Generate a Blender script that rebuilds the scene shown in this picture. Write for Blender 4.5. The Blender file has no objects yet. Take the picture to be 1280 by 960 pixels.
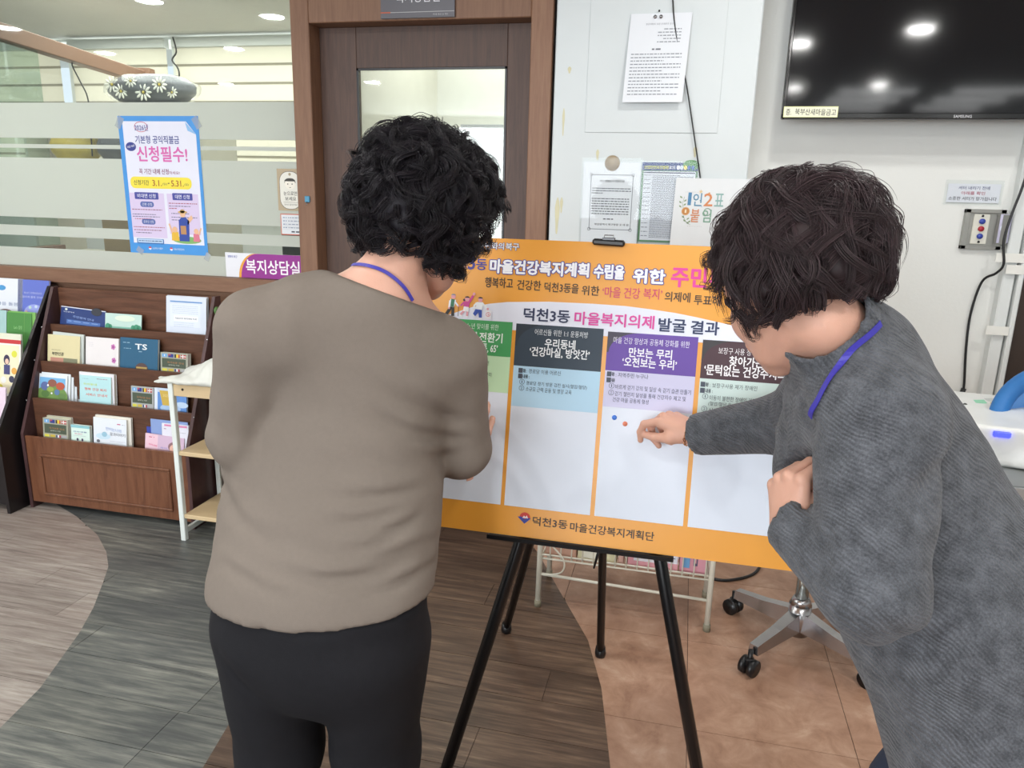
import bpy, bmesh, math, random
import numpy as np
from mathutils import Vector, Matrix, Euler
random.seed(7)
rng = np.random.default_rng(7)
SC = bpy.context.scene
COL = SC.collection
V3 = lambda *a: np.array(a, float)

# ------------------------------------------------------------------ camera
CAM_H, FOC = 1.42, 930.0
yaw, pitch, roll = math.radians(12.9), math.radians(14.0), math.radians(1.5)
FW = V3(-math.sin(yaw)*math.cos(pitch), math.cos(yaw)*math.cos(pitch), -math.sin(pitch))
_r0 = V3(math.cos(yaw), math.sin(yaw), 0); _u0 = np.cross(_r0, FW)
RT = _r0*math.cos(roll) + _u0*math.sin(roll)
UP = -_r0*math.sin(roll) + _u0*math.cos(roll)
CP = V3(0, 0, CAM_H)
cam_data = bpy.data.cameras.new('camera'); cam = bpy.data.objects.new('camera', cam_data); COL.objects.link(cam)
cam_data.sensor_width = 36.0; cam_data.lens = FOC/1280*36.0; cam_data.clip_start = 0.02; cam_data.clip_end = 60
cam.matrix_world = Matrix(((RT[0], UP[0], -FW[0], CP[0]), (RT[1], UP[1], -FW[1], CP[1]), (RT[2], UP[2], -FW[2], CP[2]), (0, 0, 0, 1)))
SC.camera = cam
# ------------------------------------------------------------------ world, exposure, big lights
w = bpy.data.worlds.new('world'); SC.world = w; w.use_nodes = True
w.node_tree.nodes['Background'].inputs[0].default_value = (0.80, 0.88, 1.0, 1)
w.node_tree.nodes['Background'].inputs[1].default_value = 0.9
SC.view_settings.view_transform = 'Standard'; SC.view_settings.look = 'None'
SC.view_settings.gamma = 1.0; SC.view_settings.use_curve_mapping = False
SC.view_settings.exposure = 0.50
def area(name, loc, size, power, target, color=(1, 1, 1), shape='RECTANGLE', sy=None):
    d = bpy.data.lights.new(name, 'AREA'); d.shape = shape; d.size = size
    if shape == 'RECTANGLE': d.size_y = sy or size
    d.energy = power; d.color = color
    o = bpy.data.objects.new(name, d); COL.objects.link(o); o.location = loc
    o.rotation_euler = (Vector(target) - Vector(loc)).to_track_quat('-Z', 'Y').to_euler()
    return o
area('rear_fill', (-2.2, -5.0, 1.5), 4.6, 210, (-1.6, 2.5, 1.2), (0.90, 0.95, 1.0), sy=1.8)  # soft fill added behind the camera; the rear wall has no window
area('back_room_fill', (-3.4, 4.3, 2.52), 2.4, 50, (-3.4, 4.3, 0), (1.0, 0.98, 0.93), sy=1.6)  # unseen area light added to brighten the office behind the glass
area('back_room_fill', (-1.05, 3.9, 2.5),   .8, 10, (-1.05, 4.0, 0.6), (1.0, 0.99, 0.96))  # unseen area light added to brighten the room behind the door pane
area('office_daylight', (-3.6, 5.95, 1.95), 5.0, 42, (-3.4, 3.0, 1.6), (1.0, 0.97, 0.90), sy=1.6)
LAMP_XY = [(-5.0, 1.0), (-5.0, 0.04), (-3.35, 1.57), (-2.79, 1.1), (-3.72, 0.11), (-1.55, 1.2), (-1.5, -0.2), (0.0, -0.35),
           (1.5, 1.7), (1.34, 0.14), (0.65, -0.25), (-1.6, -1.7), (1.62, -2.26), (0.88, -2.42), (-3.3, -1.6), (-5.0, -1.7), (0.35, 2.0)]  # the last entry is an unseen lamp added as fill near the board
LAMP_W = 6.0

# ------------------------------------------------------------------ helpers
def srgb(h):
    h = h.lstrip('#'); c = [int(h[i:i+2], 16)/255 for i in (0, 2, 4)]
    return tuple(((x/12.92) if x <= 0.04045 else ((x+0.055)/1.055)**2.4) for x in c)
_M = {}
def mat(name, col, rough=0.5, metal=0.0, var=0.06, scale=12.0, bump=0.0, bscale=60.0, spec=0.5, stretch=None, emit=0.0, coat=0.0, detail=4.0):
    if name in _M: return _M[name]
    m = bpy.data.materials.new(name); m.use_nodes = True; nt = m.node_tree; N = nt.nodes; L = nt.links
    b = N['Principled BSDF']; c = srgb(col) if isinstance(col, str) else col
    b.inputs['Roughness'].default_value = rough; b.inputs['Metallic'].default_value = metal
    b.inputs['Specular IOR Level'].default_value = spec; b.inputs['Coat Weight'].default_value = coat
    tc = N.new('ShaderNodeTexCoord'); src = tc.outputs['Object']
    if stretch:
        mp = N.new('ShaderNodeMapping'); mp.inputs['Scale'].default_value = stretch; L.new(src, mp.inputs[0]); src = mp.outputs[0]
    n = N.new('ShaderNodeTexNoise'); n.inputs['Scale'].default_value = scale; n.inputs['Detail'].default_value = detail; L.new(src, n.inputs['Vector'])
    mx = N.new('ShaderNodeMix'); mx.data_type = 'RGBA'
    mx.inputs[6].default_value = (*[x*(1-var) for x in c], 1); mx.inputs[7].default_value = (*[min(1, x*(1+var)) for x in c], 1)
    L.new(n.outputs[0], mx.inputs[0]); L.new(mx.outputs[2], b.inputs['Base Color'])
    if bump:
        n2 = N.new('ShaderNodeTexNoise'); n2.inputs['Scale'].default_value = bscale; n2.inputs['Detail'].default_value = 3; L.new(src, n2.inputs['Vector'])
        bp = N.new('ShaderNodeBump'); bp.inputs['Strength'].default_value = bump; bp.inputs['Distance'].default_value = 0.002
        L.new(n2.outputs[0], bp.inputs['Height']); L.new(bp.outputs[0], b.inputs['Normal'])
    if emit:
        b.inputs['Emission Color'].default_value = (*c, 1); b.inputs['Emission Strength'].default_value = emit
    _M[name] = m; return m
def ramp_mat(name, stops, rough, stretch, scale=3.0, detail=8.0, dist=0.6, bump=0.15, patch=None, spec=0.4):
    """grain or marble: stretched noise through a colour ramp; patch = (scale, colour, amount, stretch)"""
    m = bpy.data.materials.new(name); m.use_nodes = True; nt = m.node_tree; N = nt.nodes; L = nt.links
    b = N['Principled BSDF']; b.inputs['Roughness'].default_value = rough; b.inputs['Specular IOR Level'].default_value = spec
    tc = N.new('ShaderNodeTexCoord'); oi = N.new('ShaderNodeObjectInfo')
    mp = N.new('ShaderNodeMapping'); mp.inputs['Scale'].default_value = stretch; L.new(tc.outputs['Object'], mp.inputs[0])
    n = N.new('ShaderNodeTexNoise'); n.inputs['Scale'].default_value = scale; n.inputs['Detail'].default_value = detail
    n.inputs['Roughness'].default_value = 0.68; n.inputs['Distortion'].default_value = dist
    L.new(mp.outputs[0], n.inputs['Vector'])
    cr = N.new('ShaderNodeValToRGB'); e = cr.color_ramp.elements
    while len(e) < len(stops): e.new(0.5)
    for k, (p, c) in enumerate(stops): e[k].position = p; e[k].color = (*srgb(c), 1)
    L.new(n.outputs[0], cr.inputs[0]); out = cr.outputs[0]
    if patch:
        mp2 = N.new('ShaderNodeMapping'); mp2.inputs['Scale'].default_value = patch[3]; L.new(tc.outputs['Object'], mp2.inputs[0])
        n3 = N.new('ShaderNodeTexNoise'); n3.inputs['Scale'].default_value = patch[0]; n3.inputs['Detail'].default_value = 5; L.new(mp2.outputs[0], n3.inputs['Vector'])
        r3 = N.new('ShaderNodeMapRange'); r3.inputs[1].default_value = 0.42; r3.inputs[2].default_value = 0.68; r3.inputs[4].default_value = patch[2]
        L.new(n3.outputs[0], r3.inputs[0])
        mx = N.new('ShaderNodeMix'); mx.data_type = 'RGBA'; L.new(r3.outputs[0], mx.inputs[0]); L.new(out, mx.inputs[6]); mx.inputs[7].default_value = (*srgb(patch[1]), 1)
        out = mx.outputs[2]
    hv = N.new('ShaderNodeHueSaturation'); mr = N.new('ShaderNodeMapRange'); mr.inputs[3].default_value = 0.9; mr.inputs[4].default_value = 1.1
    L.new(oi.outputs['Random'], mr.inputs[0]); L.new(mr.outputs[0], hv.inputs['Value']); L.new(out, hv.inputs['Color']); L.new(hv.outputs[0], b.inputs['Base Color'])
    bp = N.new('ShaderNodeBump'); bp.inputs['Strength'].default_value = bump; bp.inputs['Distance'].default_value = 0.002
    L.new(n.outputs[0], bp.inputs['Height']); L.new(bp.outputs[0], b.inputs['Normal'])
    _M[name] = m; return m
def glass_mat(name, tint=(1, 1, 1), gloss=1.0):
    m = bpy.data.materials.new(name); m.use_nodes = True; nt = m.node_tree; N = nt.nodes; L = nt.links
    N.remove(N['Principled BSDF']); out = N['Material Output']
    t = N.new('ShaderNodeBsdfTransparent'); t.inputs[0].default_value = (*tint, 1)
    g = N.new('ShaderNodeBsdfGlossy'); g.inputs['Roughness'].default_value = 0.02
    f = N.new('ShaderNodeLayerWeight'); f.inputs[0].default_value = 0.5
    q = N.new('ShaderNodeMath'); q.operation = 'POWER'; q.inputs[1].default_value = 5.0; L.new(f.outputs['Facing'], q.inputs[0])
    k = N.new('ShaderNodeMath'); k.operation = 'MULTIPLY_ADD'; k.inputs[1].default_value = 0.9; k.inputs[2].default_value = 0.05*gloss; L.new(q.outputs[0], k.inputs[0])
    s = N.new('ShaderNodeMixShader'); L.new(k.outputs[0], s.inputs[0]); L.new(t.outputs[0], s.inputs[1]); L.new(g.outputs[0], s.inputs[2]); L.new(s.outputs[0], out.inputs[0])
    _M[name] = m; return m
def frost_mat(name, col, clear=0.12):
    m = bpy.data.materials.new(name); m.use_nodes = True; nt = m.node_tree; N = nt.nodes; L = nt.links
    N.remove(N['Principled BSDF']); out = N['Material Output']; c = (*srgb(col), 1)
    d = N.new('ShaderNodeBsdfDiffuse'); d.inputs[0].default_value = c
    tl = N.new('ShaderNodeBsdfTranslucent'); tl.inputs[0].default_value = c
    tr = N.new('ShaderNodeBsdfTransparent')
    a = N.new('ShaderNodeMixShader'); a.inputs[0].default_value = 0.55; L.new(d.outputs[0], a.inputs[1]); L.new(tl.outputs[0], a.inputs[2])
    b = N.new('ShaderNodeMixShader'); b.inputs[0].default_value = clear; L.new(a.outputs[0], b.inputs[1]); L.new(tr.outputs[0], b.inputs[2])
    L.new(b.outputs[0], out.inputs[0]); _M[name] = m; return m

def top_loc(p):
    while p is not None and p.parent is not None: p = p.parent
    return np.array(p.location) if p is not None else np.zeros(3)
def rotm(rx=0, ry=0, rz=0): return np.array(Euler((math.radians(rx), math.radians(ry), math.radians(rz))).to_matrix())
_chb = {}
class MB:
    def __init__(s): s.v = []; s.f = []; s.m = []; s.n = 0; s.mats = []; s.sm = []
    def mi(s, m):
        if m not in s.mats: s.mats.append(m)
        return s.mats.index(m)
    def add(s, v, f, m, smooth=False):
        v = np.asarray(v, float); k = s.mi(m)
        s.f += [tuple(int(i)+s.n for i in q) for q in f]; s.m += [k]*len(f); s.sm += [smooth]*len(f)
        s.v.append(v); s.n += len(v); return s
    def box(s, lo, hi, m, ch=0.0, rot=None, c=None):
        lo = np.array(lo, float); hi = np.array(hi, float); ctr = (lo+hi)/2; h = (hi-lo)/2
        if ch <= 0:
            v = [[x, y, z] for x in (-1, 1) for y in (-1, 1) for z in (-1, 1)]; v = np.array(v)*h
            f = [(0, 1, 3, 2), (4, 6, 7, 5), (0, 4, 5, 1), (2, 3, 7, 6), (0, 2, 6, 4), (1, 5, 7, 3)]
        else:
            bm = bmesh.new(); bmesh.ops.create_cube(bm, size=1)
            for q in bm.verts: q.co = Vector([q.co[i]*2*h[i] for i in range(3)])
            bmesh.ops.bevel(bm, geom=bm.edges[:], offset=ch, segments=1, affect='EDGES')
            v = np.array([q.co[:] for q in bm.verts]); f = [[w_.index for w_ in q.verts] for q in bm.faces]; bm.free()
        if rot is not None:
            if c is None: v = v@rot.T
            else: v = (v+ctr-c)@rot.T+c-ctr
        return s.add(v+ctr, f, m)
    def tube(s, pts, r, m, n=8, cap=True, flat=None, closed=False):
        P = np.array(pts, float); K = len(P); R = np.full(K, r) if np.isscalar(r) else np.array(r, float)
        T = np.gradient(P, axis=0) if not closed else np.roll(P, -1, 0)-np.roll(P, 1, 0)
        T /= np.linalg.norm(T, axis=1)[:, None]+1e-12
        ref = V3(0, 0, 1) if abs(T[0][2]) < 0.9 else V3(1, 0, 0)
        a = np.cross(T[0], ref); a /= np.linalg.norm(a); V = []
        for i in range(K):
            a = a-T[i]*(a@T[i]); a /= np.linalg.norm(a); b = np.cross(T[i], a)
            for k in range(n):
                t = 2*math.pi*k/n
                V.append(P[i]+R[i]*(a*math.cos(t)+b*math.sin(t)*(flat or 1)))
        F = []
        for i in range(K if closed else K-1):
            j = (i+1) % K
            for k in range(n): F.append((i*n+k, i*n+(k+1) % n, j*n+(k+1) % n, j*n+k))
        if cap and not closed: F.append(tuple(range(n))[::-1]); F.append(tuple((K-1)*n+k for k in range(n)))
        return s.add(V, F, m, smooth=n > 5)
    def cyl(s, a, b, r, m, n=16, r2=None): return s.tube([a, b], [r, r if r2 is None else r2], m, n)
    def ball(s, c, r, m, nu=16, nv=10, M=None):
        r = np.ones(3)*r; V = [[0, 0, 1]]; 
        for j in range(1, nv):
            for i in range(nu):
                a = math.pi*j/nv; b = 2*math.pi*i/nu; V.append([math.sin(a)*math.cos(b), math.sin(a)*math.sin(b), math.cos(a)])
        V.append([0, 0, -1]); V = np.array(V)*r
        if M is not None: V = V@np.asarray(M).T
        F = [(0, 1+i, 1+(i+1) % nu) for i in range(nu)]
        for j in range(nv-2):
            for i in range(nu): F.append((1+j*nu+i, 1+(j+1)*nu+i, 1+(j+1)*nu+(i+1) % nu, 1+j*nu+(i+1) % nu))
        e = 1+(nv-1)*nu; F += [(e, 1+(nv-2)*nu+(i+1) % nu, 1+(nv-2)*nu+i) for i in range(nu)]
        return s.add(V+np.array(c), F, m, True)
    def prism(s, poly, z0, z1, m, axis=2):
        """poly: 2D points (ccw); extruded along axis"""
        n = len(poly); V = []
        for z in (z0, z1):
            for p in poly:
                q = list(p); q.insert(axis, z); V.append(q)
        F = [tuple(range(n))[::-1], tuple(range(n, 2*n))]+[(i, (i+1) % n, (i+1) % n+n, i+n) for i in range(n)]
        return s.add(V, F, m)
    def build(s, name, parent=None, origin=None, local=False):
        v = np.concatenate(s.v) if s.v else np.zeros((0, 3))
        o_loc = np.zeros(3)
        if parent is not None:
            if not local: v = v-top_loc(parent)
        elif origin is not None: o_loc = np.array(origin, float); v = v-o_loc
        elif not local and len(v):
            lo, hi = v.min(0), v.max(0); o_loc = V3((lo[0]+hi[0])/2, (lo[1]+hi[1])/2, lo[2]); v = v-o_loc
        me = bpy.data.meshes.new(name); me.from_pydata(v.tolist(), [], s.f)
        for m in s.mats: me.materials.append(m)
        me.polygons.foreach_set('material_index', s.m); me.polygons.foreach_set('use_smooth', s.sm); me.update()
        o = bpy.data.objects.new(name, me); COL.objects.link(o); o.parent = parent
        if parent is None: o.location = o_loc
        return o
def fastmesh(name, V, F, mats, parent=None, midx=None):
    """big smooth quad/tri mesh in world coordinates"""
    V = np.asarray(V, float)-top_loc(parent); me = bpy.data.meshes.new(name); F = np.asarray(F)
    k = F.shape[1]; me.vertices.add(len(V)); me.vertices.foreach_set('co', V.ravel().astype(np.float32))
    me.loops.add(F.size); me.loops.foreach_set('vertex_index', F.ravel().astype(np.int32))
    me.polygons.add(len(F)); me.polygons.foreach_set('loop_start', np.arange(0, F.size, k, dtype=np.int32))
    for m in mats: me.materials.append(m)
    if midx is not None: me.polygons.foreach_set('material_index', midx.astype(np.int32))
    me.update(calc_edges=True); me.polygons.foreach_set('use_smooth', np.ones(len(F), bool)); me.validate()
    o = bpy.data.objects.new(name, me); COL.objects.link(o); o.parent = parent; return o
def tag(o, label, cat, group=None, kind=None):
    if label: o['label'] = label
    if cat: o['category'] = cat
    if group: o['group'] = group
    if kind: o['kind'] = kind
    return o
def thing(name, label, cat, loc, rot=(0, 0, 0), group=None):
    o = bpy.data.objects.new(name, None); COL.objects.link(o); o.location = loc; o.rotation_euler = [math.radians(a) for a in rot]
    o.empty_display_size = 0.1
    return tag(o, label, cat, group)
def struct(o): o['kind'] = 'structure'; return o

# ---- flat print on sheets
_T = {}
def text_geo(s):
    if s in _T: return _T[s]
    c = bpy.data.curves.new('t', 'FONT'); c.body = s; c.resolution_u = 2; c.fill_mode = 'FRONT'
    o = bpy.data.objects.new('t', c); me = o.to_mesh()
    v = np.array([q.co[:2] for q in me.vertices]).reshape(-1, 2); f = [tuple(p.vertices) for p in me.polygons]
    o.to_mesh_clear(); bpy.data.objects.remove(o); bpy.data.curves.remove(c)
    _T[s] = (v, f); return _T[s]
class Sheet:
    """2D drawing in metres: origin o, u to the right, v down the sheet, n out of it"""
    def __init__(s, o, u, v, n, eps=0.00035): s.o, s.u, s.v, s.n = [np.array(q, float) for q in (o, u, v, n)]; s.mb = MB(); s.e = eps
    def P(s, xy, L): xy = np.asarray(xy, float).reshape(-1, 2); return s.o+xy[:, :1]*s.u+xy[:, 1:]*s.v+s.n*(s.e*(L+1))
    def c(s, col): return mat('print_'+col, col, 0.55, var=0.02)
    def poly(s, pts, col, L=0): s.mb.add(s.P(pts, L), [tuple(range(len(pts)))], s.c(col)); return s
    def rect(s, x0, y0, x1, y1, col, L=0): return s.poly([(x0, y0), (x0, y1), (x1, y1), (x1, y0)], col, L)
    def rrect(s, x0, y0, x1, y1, r, col, L=0):
        p = []
        for cx, cy, a in ((x1-r, y0+r, -90), (x1-r, y1-r, 0), (x0+r, y1-r, 90), (x0+r, y0+r, 180)):
            for k in range(6): t = math.radians(a+18*k); p.append((cx+r*math.cos(t), cy+r*math.sin(t)))
        return s.poly(p[::-1], col, L)
    def disc(s, x, y, r, col, L=0, ry=None, n=20, a0=0, a1=360):
        p = [(x+r*math.cos(math.radians(a0+(a1-a0)*k/n)), y+(ry or r)*math.sin(math.radians(a0+(a1-a0)*k/n))) for k in range(n+(a1-a0 < 360))]
        return s.poly(p[::-1], col, L)
    def ring(s, x, y, r, wd, col, L=0, ry=None, n=24):
        ry = ry or r; V = []
        for k in range(n):
            t = 2*math.pi*k/n
            V += [(x+r*math.cos(t), y+ry*math.sin(t)), (x+(r-wd)*math.cos(t), y+(ry-wd)*math.sin(t))]
        s.mb.add(s.P(V, L), [(2*k, 2*k+1, (2*k+3) % (2*n), (2*k+2) % (2*n)) for k in range(n)], s.c(col)); return s
    def line(s, pts, wd, col, L=0):
        for a, b in zip(pts[:-1], pts[1:]):
            a = np.array(a, float); b = np.array(b, float); d = (b-a)/(np.linalg.norm(b-a)+1e-9); q = np.array([-d[1], d[0]])*wd/2
            s.poly([a-q, a+q, b+q, b-q], col, L)
        return s
    def text(s, x0, x1, y, h, t, col, L=1, bold=0.0, y1=None, outline=None):
        """t fitted between x0 and x1; y = centre at x0, y1 = centre at x1; h = letter height"""
        v, f = text_geo(t); lo, hi = v.min(0), v.max(0); y1 = y if y1 is None else y1
        r = bold*0.42*h; x0 += r; x1 -= r; h -= 2*r
        X = x0+(v[:, 0]-lo[0])/(hi[0]-lo[0])*(x1-x0); Yb = -(v[:, 1]-(lo[1]+hi[1])/2)/(hi[1]-lo[1])*h+y+(X-x0)/(x1-x0)*(y1-y)
        for rr, cc, dl in (((r+outline[1]*h, outline[0], 0),) if outline else ())+((r, col, 1.2 if outline else 0),):
            k = 1 if rr < 1e-5 else (12 if outline and dl == 0 else 8)
            for i in range(k):
                dx, dy = (0, 0) if k == 1 else (rr*math.cos(2*math.pi*i/k), rr*math.sin(2*math.pi*i/k))
                s.mb.add(s.P(np.stack([X+dx, Yb+dy], 1), L+dl+i*.02), f, s.c(cc))
        return s
    def dashes(s, x0, x1, y, h, col, L=1, dens=0.8, rs=1):
        r = random.Random(rs*1000+int(y*9973)); x = x0
        while x < x1:
            wd = min(r.uniform(1.2, 4.2)*h, x1-x); s.rect(x, y-h/2, x+wd, y+h/2, col, L); x += wd+h*0.7/dens
        return s
    def build(s, parent, name='print', local=False): return s.mb.build(name, parent, local=local)
X_, Y_, Z_ = V3(1, 0, 0), V3(0, 1, 0), V3(0, 0, 1)

# ---- signed distance modelling for bodies, cloth and hair
def seg_t(P, a, b): ab = b-a; return np.clip(((P-a)@ab)/(ab@ab), 0, 1)
def cone(P, a, b, ra, rb, sq=None):
    """sq = (unit vector, factor): the thing is thinner along that vector"""
    a = np.asarray(a, float); b = np.asarray(b, float)
    if sq is not None:
        n, k = sq; P = P+np.outer(((P-a)@n)*(k-1), n); b = b+n*((b-a)@n)*(k-1)
    t = seg_t(P, a, b); return np.linalg.norm(P-(a+t[:, None]*(b-a)), axis=1)-(ra+(rb-ra)*t)
def ell(P, c, r, M=None):
    q = P-np.asarray(c, float)
    if M is not None: q = q@M
    r = np.asarray(r, float); k = np.linalg.norm(q/r, axis=1); return (k-1)*r.min()*0.5+(k-1)*r.mean()*0.5
def smin(a, b, k): h = np.clip(0.5+0.5*(b-a)/k, 0, 1); return b+(a-b)*h-k*h*(1-h)
def smax(a, b, k): return -smin(-a, -b, k)
def fold(P, pts, wd, amp, up=0.0):
    """a crease (amp > 0 presses in) along a path of points; fades out at both ends; with a soft ridge beside it"""
    pts = np.asarray(pts, float); out = np.zeros(len(P)); pad = 3*wd+abs(up)
    near = np.all((P > pts.min(0)-pad) & (P < pts.max(0)+pad), axis=1)
    if not near.any(): return out
    Q = P[near]
    def prof(sh, w_):
        best = np.full(len(Q), 9.0); tt = np.zeros(len(Q)); n = len(pts)-1
        for i in range(n):
            a, b = pts[i]+V3(0, 0, sh), pts[i+1]+V3(0, 0, sh); t = seg_t(Q, a, b); d = np.linalg.norm(Q-(a+t[:, None]*(b-a)), axis=1)
            m = d < best; best[m] = d[m]; tt[m] = (i+t[m])/n
        return np.exp(-(best/w_)**2)*np.sin(np.pi*(.06+.88*tt))
    r = amp*prof(0, wd)
    if up: r -= amp*.6*prof(up, wd*1.15)
    out[near] = r; return out
def snet(f, lo, hi, h):
    B = 8; nb = [int(math.ceil((hi[i]-lo[i])/h/B)) for i in range(3)]; n = [k*B for k in nb]
    ax = [lo[i]+h*np.arange(n[i]) for i in range(3)]
    cg = np.stack(np.meshgrid(*[lo[i]+h*(np.arange(nb[i])*B+(B-1)/2) for i in range(3)], indexing='ij'), -1).reshape(-1, 3)
    cd = np.concatenate([f(cg[i:i+60000]) for i in range(0, len(cg), 60000)])
    th = 1.7*B*h*.866+.016; near = np.abs(cd) < th
    off = np.stack(np.meshgrid(*[np.arange(B)]*3, indexing='ij'), -1).reshape(-1, 3)*h
    blk = np.repeat(np.where(cd < 0, -1.0, 1.0).astype(np.float32)[:, None], B**3, 1); bi = np.nonzero(near)[0]
    for i in range(0, len(bi), 48):
        k = bi[i:i+48]; P = (cg[k]-h*(B-1)/2)[:, None]+off[None]; blk[k] = f(P.reshape(-1, 3)).reshape(len(k), -1)
    D = blk.reshape(nb[0], nb[1], nb[2], B, B, B).transpose(0, 3, 1, 4, 2, 5).reshape(n)
    S = D < 0; c = [n[i]-1 for i in range(3)]
    cnt = np.zeros(c, np.int8)
    for a in (0, 1):
        for b in (0, 1):
            for d in (0, 1): cnt += S[a:a+c[0], b:b+c[1], d:d+c[2]]
    act = (cnt > 0) & (cnt < 8); idx = np.full(c, -1, np.int64); I = np.argwhere(act); idx[act] = np.arange(len(I))
    acc = np.zeros((len(I), 3)); num = np.zeros(len(I))
    for axis in range(3):
        o1, o2 = [i for i in range(3) if i != axis]
        for a in (0, 1):
            for b in (0, 1):
                A = I.copy(); A[:, o1] += a; A[:, o2] += b; B = A.copy(); B[:, axis] += 1
                da = D[A[:, 0], A[:, 1], A[:, 2]]; db = D[B[:, 0], B[:, 1], B[:, 2]]; m = (da < 0) != (db < 0)
                t = np.where(m, da/(da-db+1e-12), 0); p = A.astype(float); p[:, axis] += t
                acc[m] += p[m]; num[m] += 1
    V = acc/num[:, None]*h+np.array([a[0] for a in ax])
    F = []
    for axis in range(3):
        o1, o2 = (axis+1) % 3, (axis+2) % 3
        sl = [slice(None)]*3; sl[axis] = slice(0, -1); sr = [slice(None)]*3; sr[axis] = slice(1, None)
        ch = S[tuple(sl)] != S[tuple(sr)]; E = np.argwhere(ch)
        E = E[(E[:, o1] > 0) & (E[:, o2] > 0) & (E[:, o1] < c[o1]) & (E[:, o2] < c[o2])]
        ins = S[E[:, 0], E[:, 1], E[:, 2]]
        def q(a, b): G = E.copy(); G[:, o1] -= a; G[:, o2] -= b; return idx[G[:, 0], G[:, 1], G[:, 2]]
        Q = np.stack([q(1, 1), q(0, 1), q(0, 0), q(1, 0)], 1); Q[~ins] = Q[~ins][:, ::-1]; F.append(Q)
    return V, np.concatenate(F)
def onto(f, p, off=0.0, it=12):
    p = np.array(p, float)[None]
    for _ in range(it):
        d = f(p)[0]-off; e = 1e-3; g = np.array([(f(p+e*v)[0]-f(p-e*v)[0])/(2*e) for v in np.eye(3)]); p = p-(g*d/(g@g+1e-9))[None]*0.8
    return p[0]
def at(x, y, depth): return CP+(FW+RT*(x-640)/FOC-UP*(y-480)/FOC)*depth     # a point in the room seen at a pixel, used to read joint positions off the photograph
def hit(f, x, y, off=0.0):
    t = .55
    for _ in range(90):
        d = f(at(x, y, t)[None])[0]-off
        if d < .0004 or t > 3: break
        t += max(d*.55, .0004)
    return at(x, y, t)
def smooth_noise(P, s, seed=0):
    r = np.random.default_rng(seed); o = np.zeros(len(P))
    for k in range(5):
        d = r.normal(size=3); d /= np.linalg.norm(d); o += np.sin(P@d*s*(0.7+0.35*k)+r.uniform(0, 6))/5
    return o

# ------------------------------------------------------------------ materials
m_white = mat('white_paint', '#d9dcda', 0.55, var=0.03, scale=3, bump=0.12, bscale=25)
m_wallpaper = mat('white_wallpaper', '#e0e1dd', 0.7, var=0.02, scale=5, bump=0.3, bscale=90)
m_panelwhite = mat('white_panel_paint', '#d5dbdc', 0.5, var=0.035, scale=6, bump=0.15, bscale=15)
m_ceil = mat('ceiling_paint', '#dcdcd8', 0.8)
m_frame = ramp_mat('brown_laminate', [(0.3, '#7a5743'), (0.7, '#8d6a52')], 0.5, (14, 14, 1), 5, bump=0.05)
m_frameH = ramp_mat('brown_laminate_level', [(0.3, '#795845'), (0.7, '#8c6a54')], 0.5, (1, 14, 14), 5, bump=0.05)
m_door = ramp_mat('dark_brown_laminate', [(0.3, '#483630'), (0.7, '#5e473c')], 0.5, (14, 14, 1), 5, bump=0.05)
m_shelf = ramp_mat('mahogany_veneer', [(0.3, '#4a3024'), (0.5, '#5f3f2f'), (0.75, '#704c3a')], 0.38, (1.2, 12, 12), 4, bump=0.06)
m_shelfv = ramp_mat('mahogany_front', [(0.3, '#5c3828'), (0.5, '#704833'), (0.75, '#80563f')], 0.35, (9, 9, 1.2), 4, bump=0.06)
m_blackwood = mat('black_lacquer', '#1d191b', 0.3, var=0.2, scale=8)
m_blackpl = mat('black_plastic', '#141416', 0.35, var=0.1)
m_blackmetal = mat('black_powder_coat', '#121214', 0.32, 0.2, var=0.15)
m_chrome = mat('brushed_chrome', '#b9b9bc', 0.25, 1.0, var=0.08, scale=40)
m_wiremetal = mat('ivory_painted_wire', '#dddacb', 0.35, 0.0, var=0.06)
m_page = mat('paper_page_edges', '#e3e3da', 0.8, var=0.08, scale=6, stretch=(1, 60, 1))
m_paper = mat('white_paper', '#e6e9ee', 0.7, var=0.015)
m_glass = glass_mat('clear_pane_glass', (0.90, 0.94, 0.92), 1.3)
m_frost = frost_mat('frosted_film', '#e1e4df', 0.05)
m_clearfilm = glass_mat('clear_plastic_film', (0.97, 0.98, 0.98), 0.22)
m_tape = frost_mat('clear_sticky_tape', '#dfe3e6', 0.5)
m_skin = mat('skin', '#d2a28d', 0.5, var=0.07, scale=30, bump=0.15, bscale=400, spec=0.4)
for _m in (m_skin,):
    b_ = _m.node_tree.nodes['Principled BSDF']; b_.inputs['Subsurface Weight'].default_value = 0.15; b_.inputs['Subsurface Radius'].default_value = (0.012, 0.005, 0.003)

# ------------------------------------------------------------------ room shell
def sbox(name, lo, hi, m, ch=0.0): return struct(MB().box(lo, hi, m, ch).build(name, origin=(0, 0, 0)))
m_slab = mat('floor_joint', '#3d2c22', 0.8)
floor = sbox('floor', (-6.6, -5.2, -0.12), (3.3, 6.6, -0.002), m_slab)
m_fl1 = ramp_mat('pale_driftwood_vinyl', [(0.28, '#655b55'), (0.43, '#8b8079'), (0.58, '#a69d95'), (0.74, '#bdb5ad')], 0.42, (1.1, 15, 1), 3.4, dist=.25, bump=0.1, patch=(1.3, '#8d7a72', 0.5, (1, 1.6, 1)))
m_fl2 = ramp_mat('weathered_grey_vinyl', [(0.28, '#454746'), (0.44, '#5f615e'), (0.56, '#7a7b74'), (0.76, '#a3a298')], 0.42, (1.1, 14, 1), 3.2, dist=.25, bump=0.1, patch=(1.6, '#44474a', 0.75, (1, 2.0, 1)))
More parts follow.
